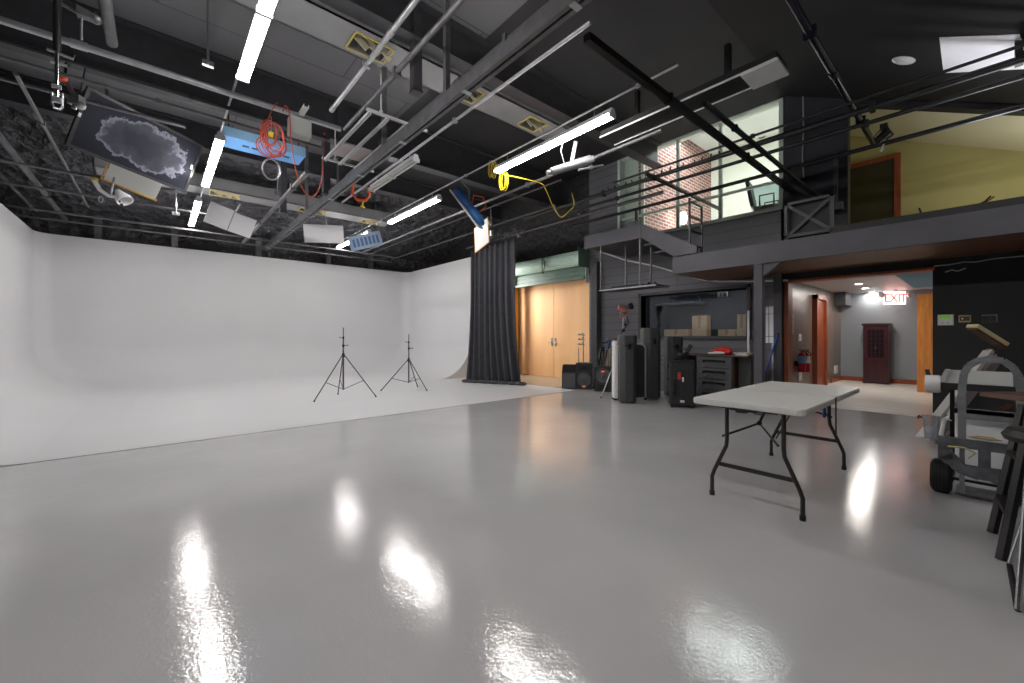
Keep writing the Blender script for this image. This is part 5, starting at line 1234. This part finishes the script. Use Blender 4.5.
MB().lathe([(.05, .0), (.09, .1), (.15, .22), (.16, .3), (.14, .3), (.08, .1), (.04, .02)], Matrix.Translation((.1, 0, .1)) @ Matrix.Rotation(2.5, 4, 'Y'), 20).build('shade', WMET, t)
MB().tube((-.05, 0, .0), (-.02, .05, .42), .02).build('mounting_arm', ALU, t)
MB().box((-.42, 0, .35), (.1, .07, .07)).build('grip', YEL, t)
MB().path([(-.1, 0, 0), (-.15, 0, -.2), (-.05, 0, -.35), (.05, 0, -.3)], .008).ball((.2, 0, -.22), .03).box((.12, 0, -.18), (.06, .05, .1)).build('cord', BLK, t)
MB().path(coil((-.28, 0, -.1), .05, .07, 2, .02, seed=8), .006, 6).build('cable_loop', SILV, t)

t.scale = (.72, .72, .72)
# ================================================================== MEZZANINE FITTINGS
# landing, stringer, hanging shelf
t = thing('stair_landing', 'grey steel landing and sloping stringer beside the office window', 'stair landing', (7.9, 5.1, 2.75))
MB().bb(7.2, 7.26, 4.44, 5.85, 3.2, 3.48).build('fascia', GREYB, t, world=True)
MB().bb(7.26, 8.78, 4.44, 5.85, 3.22, 3.30).build('deck', BEAM, t, world=True)
MB().prism([(4.43, 3.2), (4.43, 3.48), (3.33, 2.85), (3.33, 2.73), (3.76, 2.73)], 7.2, 7.25, axis='x').build('stringer', GREYB, t, world=True)
MB().bb(7.2, 7.24, 4.46, 4.7, 3.481, 3.56).build('toe_board', GREYB, t, world=True)
for (y, z0, zt_) in ((4.55, 3.48, 3.765),): MB().bb(7.2, 7.24, y - .02, y + .02, z0, zt_).build('railing_post', BLKM, t, world=True)
b = MB()
for i in range(2): b.bb(7.3, 8.1, 3.95 - i * .0 + i * .25, 4.2 + i * .22, 2.72 + .18 * (i + 1) - .03, 2.72 + .18 * (i + 1))
b.build('step', BEAM, t, world=True)
t = thing('hanging_shelf', 'black hanging rack on four rods beneath the stair landing', 'rack', (7.5, 4.8, 2.24))
MB().bb(7.22, 7.72, 4.12, 5.45, 2.235, 2.265).build('shelf_board', GREYB, t, world=True)
MB().bb(7.20, 7.22, 4.12, 5.45, 2.225, 2.25).build('bright_edge', SILV, t, world=True)
for (x, y) in ((7.23, 5.42), (7.23, 4.47), (7.68, 5.1), (7.68, 4.5)): MB().tube((x, y, 2.265), (x, y, 3.195 if x < 7.3 else 3.215), .018).build('rod', PIPE, t, world=True)
MB().bb(7.3, 7.65, 4.5, 5.2, 2.266, 2.31).build('tray', BLK, t, world=True)
for (y, sc_) in ((4.35, 1), (4.22, .8)): MB().ball((7.35, y, 2.295), .04 * sc_, 10).build('fitting', BLKM, t, world=True)
# cable swag across the booth wall
pts = [atx(601, 252, 8.7), atx(625, 260, 8.7), atx(655, 266, 8.7), atx(690, 276.5, 8.7), atx(705, 280, 8.7), atx(720, 281.5, 8.7), atx(755, 281, 8.7), atx(788, 280.5, 8.7)]
t = thing('swag_cable', 'pale cable swagging along the wall above the booth window', 'cable', pts[0])
MB().path([p - pts[0] for p in pts], .02, 6).build('cord', mat('pale_cable_sheath', (215, 215, 215), .5), t)
for i in (0, 3, 6): MB().bb(-.01, .09, -.02, .02, -.02, .02, Matrix.Translation(pts[i] - pts[0])).build('wall_clip', BLKM, t)
# railing ladder section
t = thing('stair_railing', 'black railing of posts and four rungs at the head of the stairs', 'railing', (7.48, 3.5, 2.72))
MB().bar((7.2 + .06, 3.5, 2.72), (7.26, 3.5, 4.28), .03).bar((7.74, 3.5, 2.72), (7.74, 3.5, 3.72), .03).build('post', BLKM, t) if False else None
MB().bar((-.19, 0, 0), (-.19, 0, 1.04), .032).bar((.29, 0, 0), (.29, 0, 1.0), .032).build('post', BLKM, t)
for z in (.2, .46, .72, .98): MB().bar((-.19, 0, z), (.29, 0, z), .03).build('rung', BLKM, t)
# X-braced guard panel
t = thing('guard_panel', 'dark guard panel with an X brace on the mezzanine edge', 'guard panel', (7.24, 1.70, 2.72))
MB().bb(-.02, .02, -.3, .3, .52, .56).bb(-.02, .02, -.3, .3, .03, .07).bb(-.02, .02, -.3, -.26, 0, .56).bb(-.02, .02, .26, .3, 0, .56).build('frame', BEAM, t)
MB().bar((0, -.27, .06), (0, .27, .53), .02, .045).build('brace', BEAM, t); MB().bar((.03, .27, .06), (.03, -.27, .53), .02, .045).build('brace', BEAM, t)
MB().bb(.07, .08, -.28, .28, .02, .54).build('backing_panel', BLACKW, t)
# steel knee braces against the dark wall
t = thing('knee_brace', 'pair of dark diagonal steel braces on the blue-black wall', 'brace', (8.7, 2.0, 3.4))
MB().bar((0, .45, .75), (0, -.2, .12), .05).bar((-.08, .3, .8), (-.08, -.3, .1), .04).build('strut', BEAM, t); MB().bar((-.04, -.35, 0.0), (-.04, -.35, .95), .06).build('post', BEAM, t); MB().bb(-.12, .02, -.45, -.1, -.02, .1).build('mounting_bracket', BEAM, t)
t = thing('wall_conduit', 'thin pale conduit running down the blue-black wall', 'conduit', (8.78, 1.9, 3.7)); 
pts = [atx(803, 92, 8.77), atx(803.5, 130, 8.77), atx(802.5, 160, 8.77), atx(804, 178, 8.77)]
o = Vector(t.location); MB().path([p - o for p in pts], .012, 6).build('hanging_cord', mat('light_grey_cable', (150, 150, 152), .5), t); MB().bb(-.02, .02, -.03, .03, -.06, .0, Matrix.Translation(pts[-1] - o)).build('wall_clip', BLKM, t)
# loft: lamp silhouette, twigs
p = atx(884, 112, 6.93)
t = thing('hanging_spotlight', 'black spotlight with looped cable hanging before the yellow loft room', 'spotlight', (6.93, p.y, 3.98))
MB().tube((0, 0, -.04), (.0, 0, -.14), .02).box((0, 0, -.08), (.09, .07, .06)).build('pipe_clamp', BLKM, t)
MB().bar((0, 0, -.1), (.03, -.06, -.22), .05, .06).lathe([(.001, -.07), (.045, -.07), (.055, .07), (.001, .07)], Matrix.Translation((0, .02, -.2)) @ Matrix.Rotation(.9, 4, 'X')).build('head', BLKM, t)
MB().path([(0, .03, -.1), (0, .1, -.18), (0, .05, -.28), (0, -.05, -.3), (0, 0, -.2)], .008, 6).build('cable', BLK, t)
MB().ball((.02, .02, -.36), .022).tube((.02, .02, -.34), (.02, .0, -.28), .008).build('pale_tip', WHITE, t)
def twig(u, v, label, pts):
    base = atx(u, v, 8.3); t = thing('dry_branch', label, 'branch', (8.3, base.y, 2.72), 0, 'dry branches on the loft floor')
    for i, pl in enumerate(pts): MB().path([Vector(p) for p in pl], .011 if i == 0 else .008, 6).build('stem' if i == 0 else 'side_twig', mat('dark_twig', (50, 38, 24), .8), t)
hA = atx(925, 207, 8.3).z - 2.72
twig(925, 207, 'short dry twig sticking up near the loft door', [[(0, 0, 0), (0, .02, hA * .6), (0, .06, hA)], [(0, .0, hA * .5), (0, .18, hA * .72), (0, .3, hA * .7)]])
hB = atx(985, 197, 8.3).z - 2.72
twig(976, 205, 'longer forked dry branch sticking up over the mezzanine edge', [[(0, .05, 0), (0, .0, hB * .75), (0, -.08, hB * .85), (0, -.13, hB)], [(0, -.05, hB * .84), (0, -.1, hB * .84), (0, -.16, hB * .96)]])
# ceiling disc
a = Vector((7.37, .69, slopeF(.69)))
t = thing('ceiling_speaker', 'round white ceiling speaker set in the sloped black ceiling', 'speaker', a); t.rotation_euler = (math.atan(.487), 0, 0)
MB().lathe([(.001, -.014), (.10, -.014), (.115, -.002), (.001, -.002)], None, 24).build('grille', WHITE, t); MB().lathe([(.115, -.002), (.125, -.01), (.125, -.002)], None, 24).build('mounting_ring', WMET, t)
# office furniture
t = thing('office_chair', 'black office chair behind the big upper window', 'chair', (9.75, 3.0, 3.45), .15)
MB().rbox((0, 0, .48), (.5, .48, .1), .1).build('seat', BLK, t, .02)
MB().bar((0, .25, .55), (0, .36, 1.15), .46, .07).build('backrest', BLK, t, .02)
MB().tube((0, 0, .1), (0, 0, .43), .03).build('post', BLKM, t)
for s in (-1, 1): MB().path([(s * .24, .1, .5), (s * .3, .1, .55), (s * .3, .1, .72), (s * .3, -.15, .72), (s * .27, -.15, .5)], .018).build('armrest', BLK, t)
b = MB()
for k in range(5): a_ = 2 * PI * k / 5; b.bar((0, 0, .1), (.3 * math.cos(a_), .3 * math.sin(a_), .07), .05, .03)
b.build('star_base', BLKM, t)
for k in range(5): a_ = 2 * PI * k / 5; MB().ball((.3 * math.cos(a_), .3 * math.sin(a_), .03), .03).build('caster', BLKM, t)
t = thing('drafting_table', 'white framed glass drafting table beside the office chair', 'table', (10.9, 3.2, 3.45), 1.4)
MB().box((0, 0, 0), (1.0, .7, .02), Matrix.Translation((0, 0, 1.15)) @ Matrix.Rotation(.5, 4, 'X')).build('top', mat('pale_glass_top', (176, 206, 206), .15), t)
for s in (-1, 1): MB().bar((s * .45, -.35, 0), (s * .45, .3, 1.15), .035).bar((s * .45, .35, 0), (s * .45, -.25, 1.0), .035).build('leg', WMET, t)
MB().bar((-.45, 0, .62), (.45, 0, .62), .03).build('cross_bar', WMET, t)
a = atx(762, 133, 12.84)
t = thing('wall_clock', 'round grey wall clock high on the office wall', 'clock', (12.845, a.y, a.z))
MB().lathe([(.001, -.0), (.15, -.0), (.16, .03), (.13, .05), (.12, .035), (.001, .035)], Matrix.Rotation(-PI / 2, 4, 'Y'), 24).build('case', mat('grey_clock_case', (90, 110, 112), .4), t); MB().lathe([(.001, .036), (.07, .036), (.07, .04), (.001, .04)], Matrix.Rotation(-PI / 2, 4, 'Y'), 20).build('dial', mat('dark_dial', (50, 60, 64), .4), t)
b = MB()
t = thing('glowing_lamp', 'bright glowing floor lamp in front of the office brick wall', 'lamp', (10.4, 5.2, 3.45))
MB().tube((0, 0, .02), (0, 0, .75), .014).build('pole', BLKM, t); MB().lathe([(.001, 0), (.14, 0), (.14, .02), (.001, .02)]).build('base', BLKM, t)
MB().lathe([(.001, .75), (.1, .77), (.13, .9), (.1, 1.03), (.001, 1.05)]).build('shade', mat('glowing_lamp_shade', (255, 250, 240), .5, emit=((255, 248, 236), 14)), t)
# ================================================================== LIGHT, CAMERA
def area(name, loc, sx, sy, power, color=(1, 1, 1), rot=(0, 0, 0)):
    l = bpy.data.lights.new(name, 'AREA'); l.shape = 'RECTANGLE'; l.size = sx; l.size_y = sy; l.energy = power; l.color = color
    o = bpy.data.objects.new(name, l); o.location = loc; o.rotation_euler = rot; COL.objects.link(o); return o
w = bpy.data.worlds.new('world'); SC.world = w; w.use_nodes = True
w.node_tree.nodes['Background'].inputs[0].default_value = (.8, .85, 1, 1); w.node_tree.nodes['Background'].inputs[1].default_value = .1
def point(name, loc, power, r, color=(1, .96, .9)):
    l = bpy.data.lights.new(name, 'POINT'); l.energy = power; l.shadow_soft_size = r; l.color = color
    o = bpy.data.objects.new(name, l); o.location = loc; COL.objects.link(o); return o
for i, (u, v) in enumerate(((858.7, 283.7), (865.3, 288.0), (872.0, 292.3))):
    p = atz(u, v, 2.45); l = bpy.data.lights.new('recessed_bulb', 'AREA'); l.shape = 'DISK'; l.size = .13; l.energy = (15, 9, 4)[i]; l.color = (1, .95, .88)
    o = bpy.data.objects.new('recessed_bulb', l); o.location = (p.x, p.y, 2.435); COL.objects.link(o)
area('office_lamp', (10.6, 4.2, 6.7), 1.0, 2.0, 110, (.95, 1, 1))
wl = area('unseen_door_fill', (7.9, 10.4, 2.6),   .5, 1.6, 30, (1, .97, .93), (Vector((9.0, 8.0, 1.4)) - Vector((7.9, 10.4, 2.6))).to_track_quat('-Z', 'Y').to_euler()); wl.data.spread = 1.9  # unseen fill added behind the curtain to brighten the orange doors
point('loft_lamp', (9.6, -.4, 3.3), 13, .2, (1, .96, .8))
area('added_booth_fill', (9.06, 4.2, 2.36), .08, 1.8, 12, (.95, .97, 1), (0, math.radians(-14), 0))  # fill added inside the booth to lift the cartons behind the glass
ml = area('unseen_drywall_fill', (7.75, -.1, 2.84), .3, .3, 5, (.93, .93, 1), (Vector((7.2, 0, 4.5)) - Vector((7.75, -.1, 2.84))).to_track_quat('-Z', 'Y').to_euler()); ml.data.spread = 1.5  # fill added out of sight behind the curb to brighten the drywall patch
cam = bpy.data.cameras.new('camera'); co = bpy.data.objects.new('camera', cam); COL.objects.link(co); SC.camera = co
cam.sensor_width = 36; cam.sensor_fit = 'HORIZONTAL'; cam.lens = FPX / 1024 * 36
cam.shift_y = -(341.5 - VH) / 1024; cam.clip_start = .05; cam.clip_end = 100
co.location = (0, 0, EYE); co.rotation_euler = (PI / 2, 0, -YAW)
vs = SC.view_settings; vs.view_transform = 'Standard'; vs.look = 'None'; vs.gamma = 1; vs.use_curve_mapping = False; vs.exposure = .36
try:
    SC.cycles.use_denoising = True; SC.cycles.max_bounces = 8; SC.cycles.diffuse_bounces = 5; SC.cycles.sample_clamp_indirect = 8
except Exception: pass
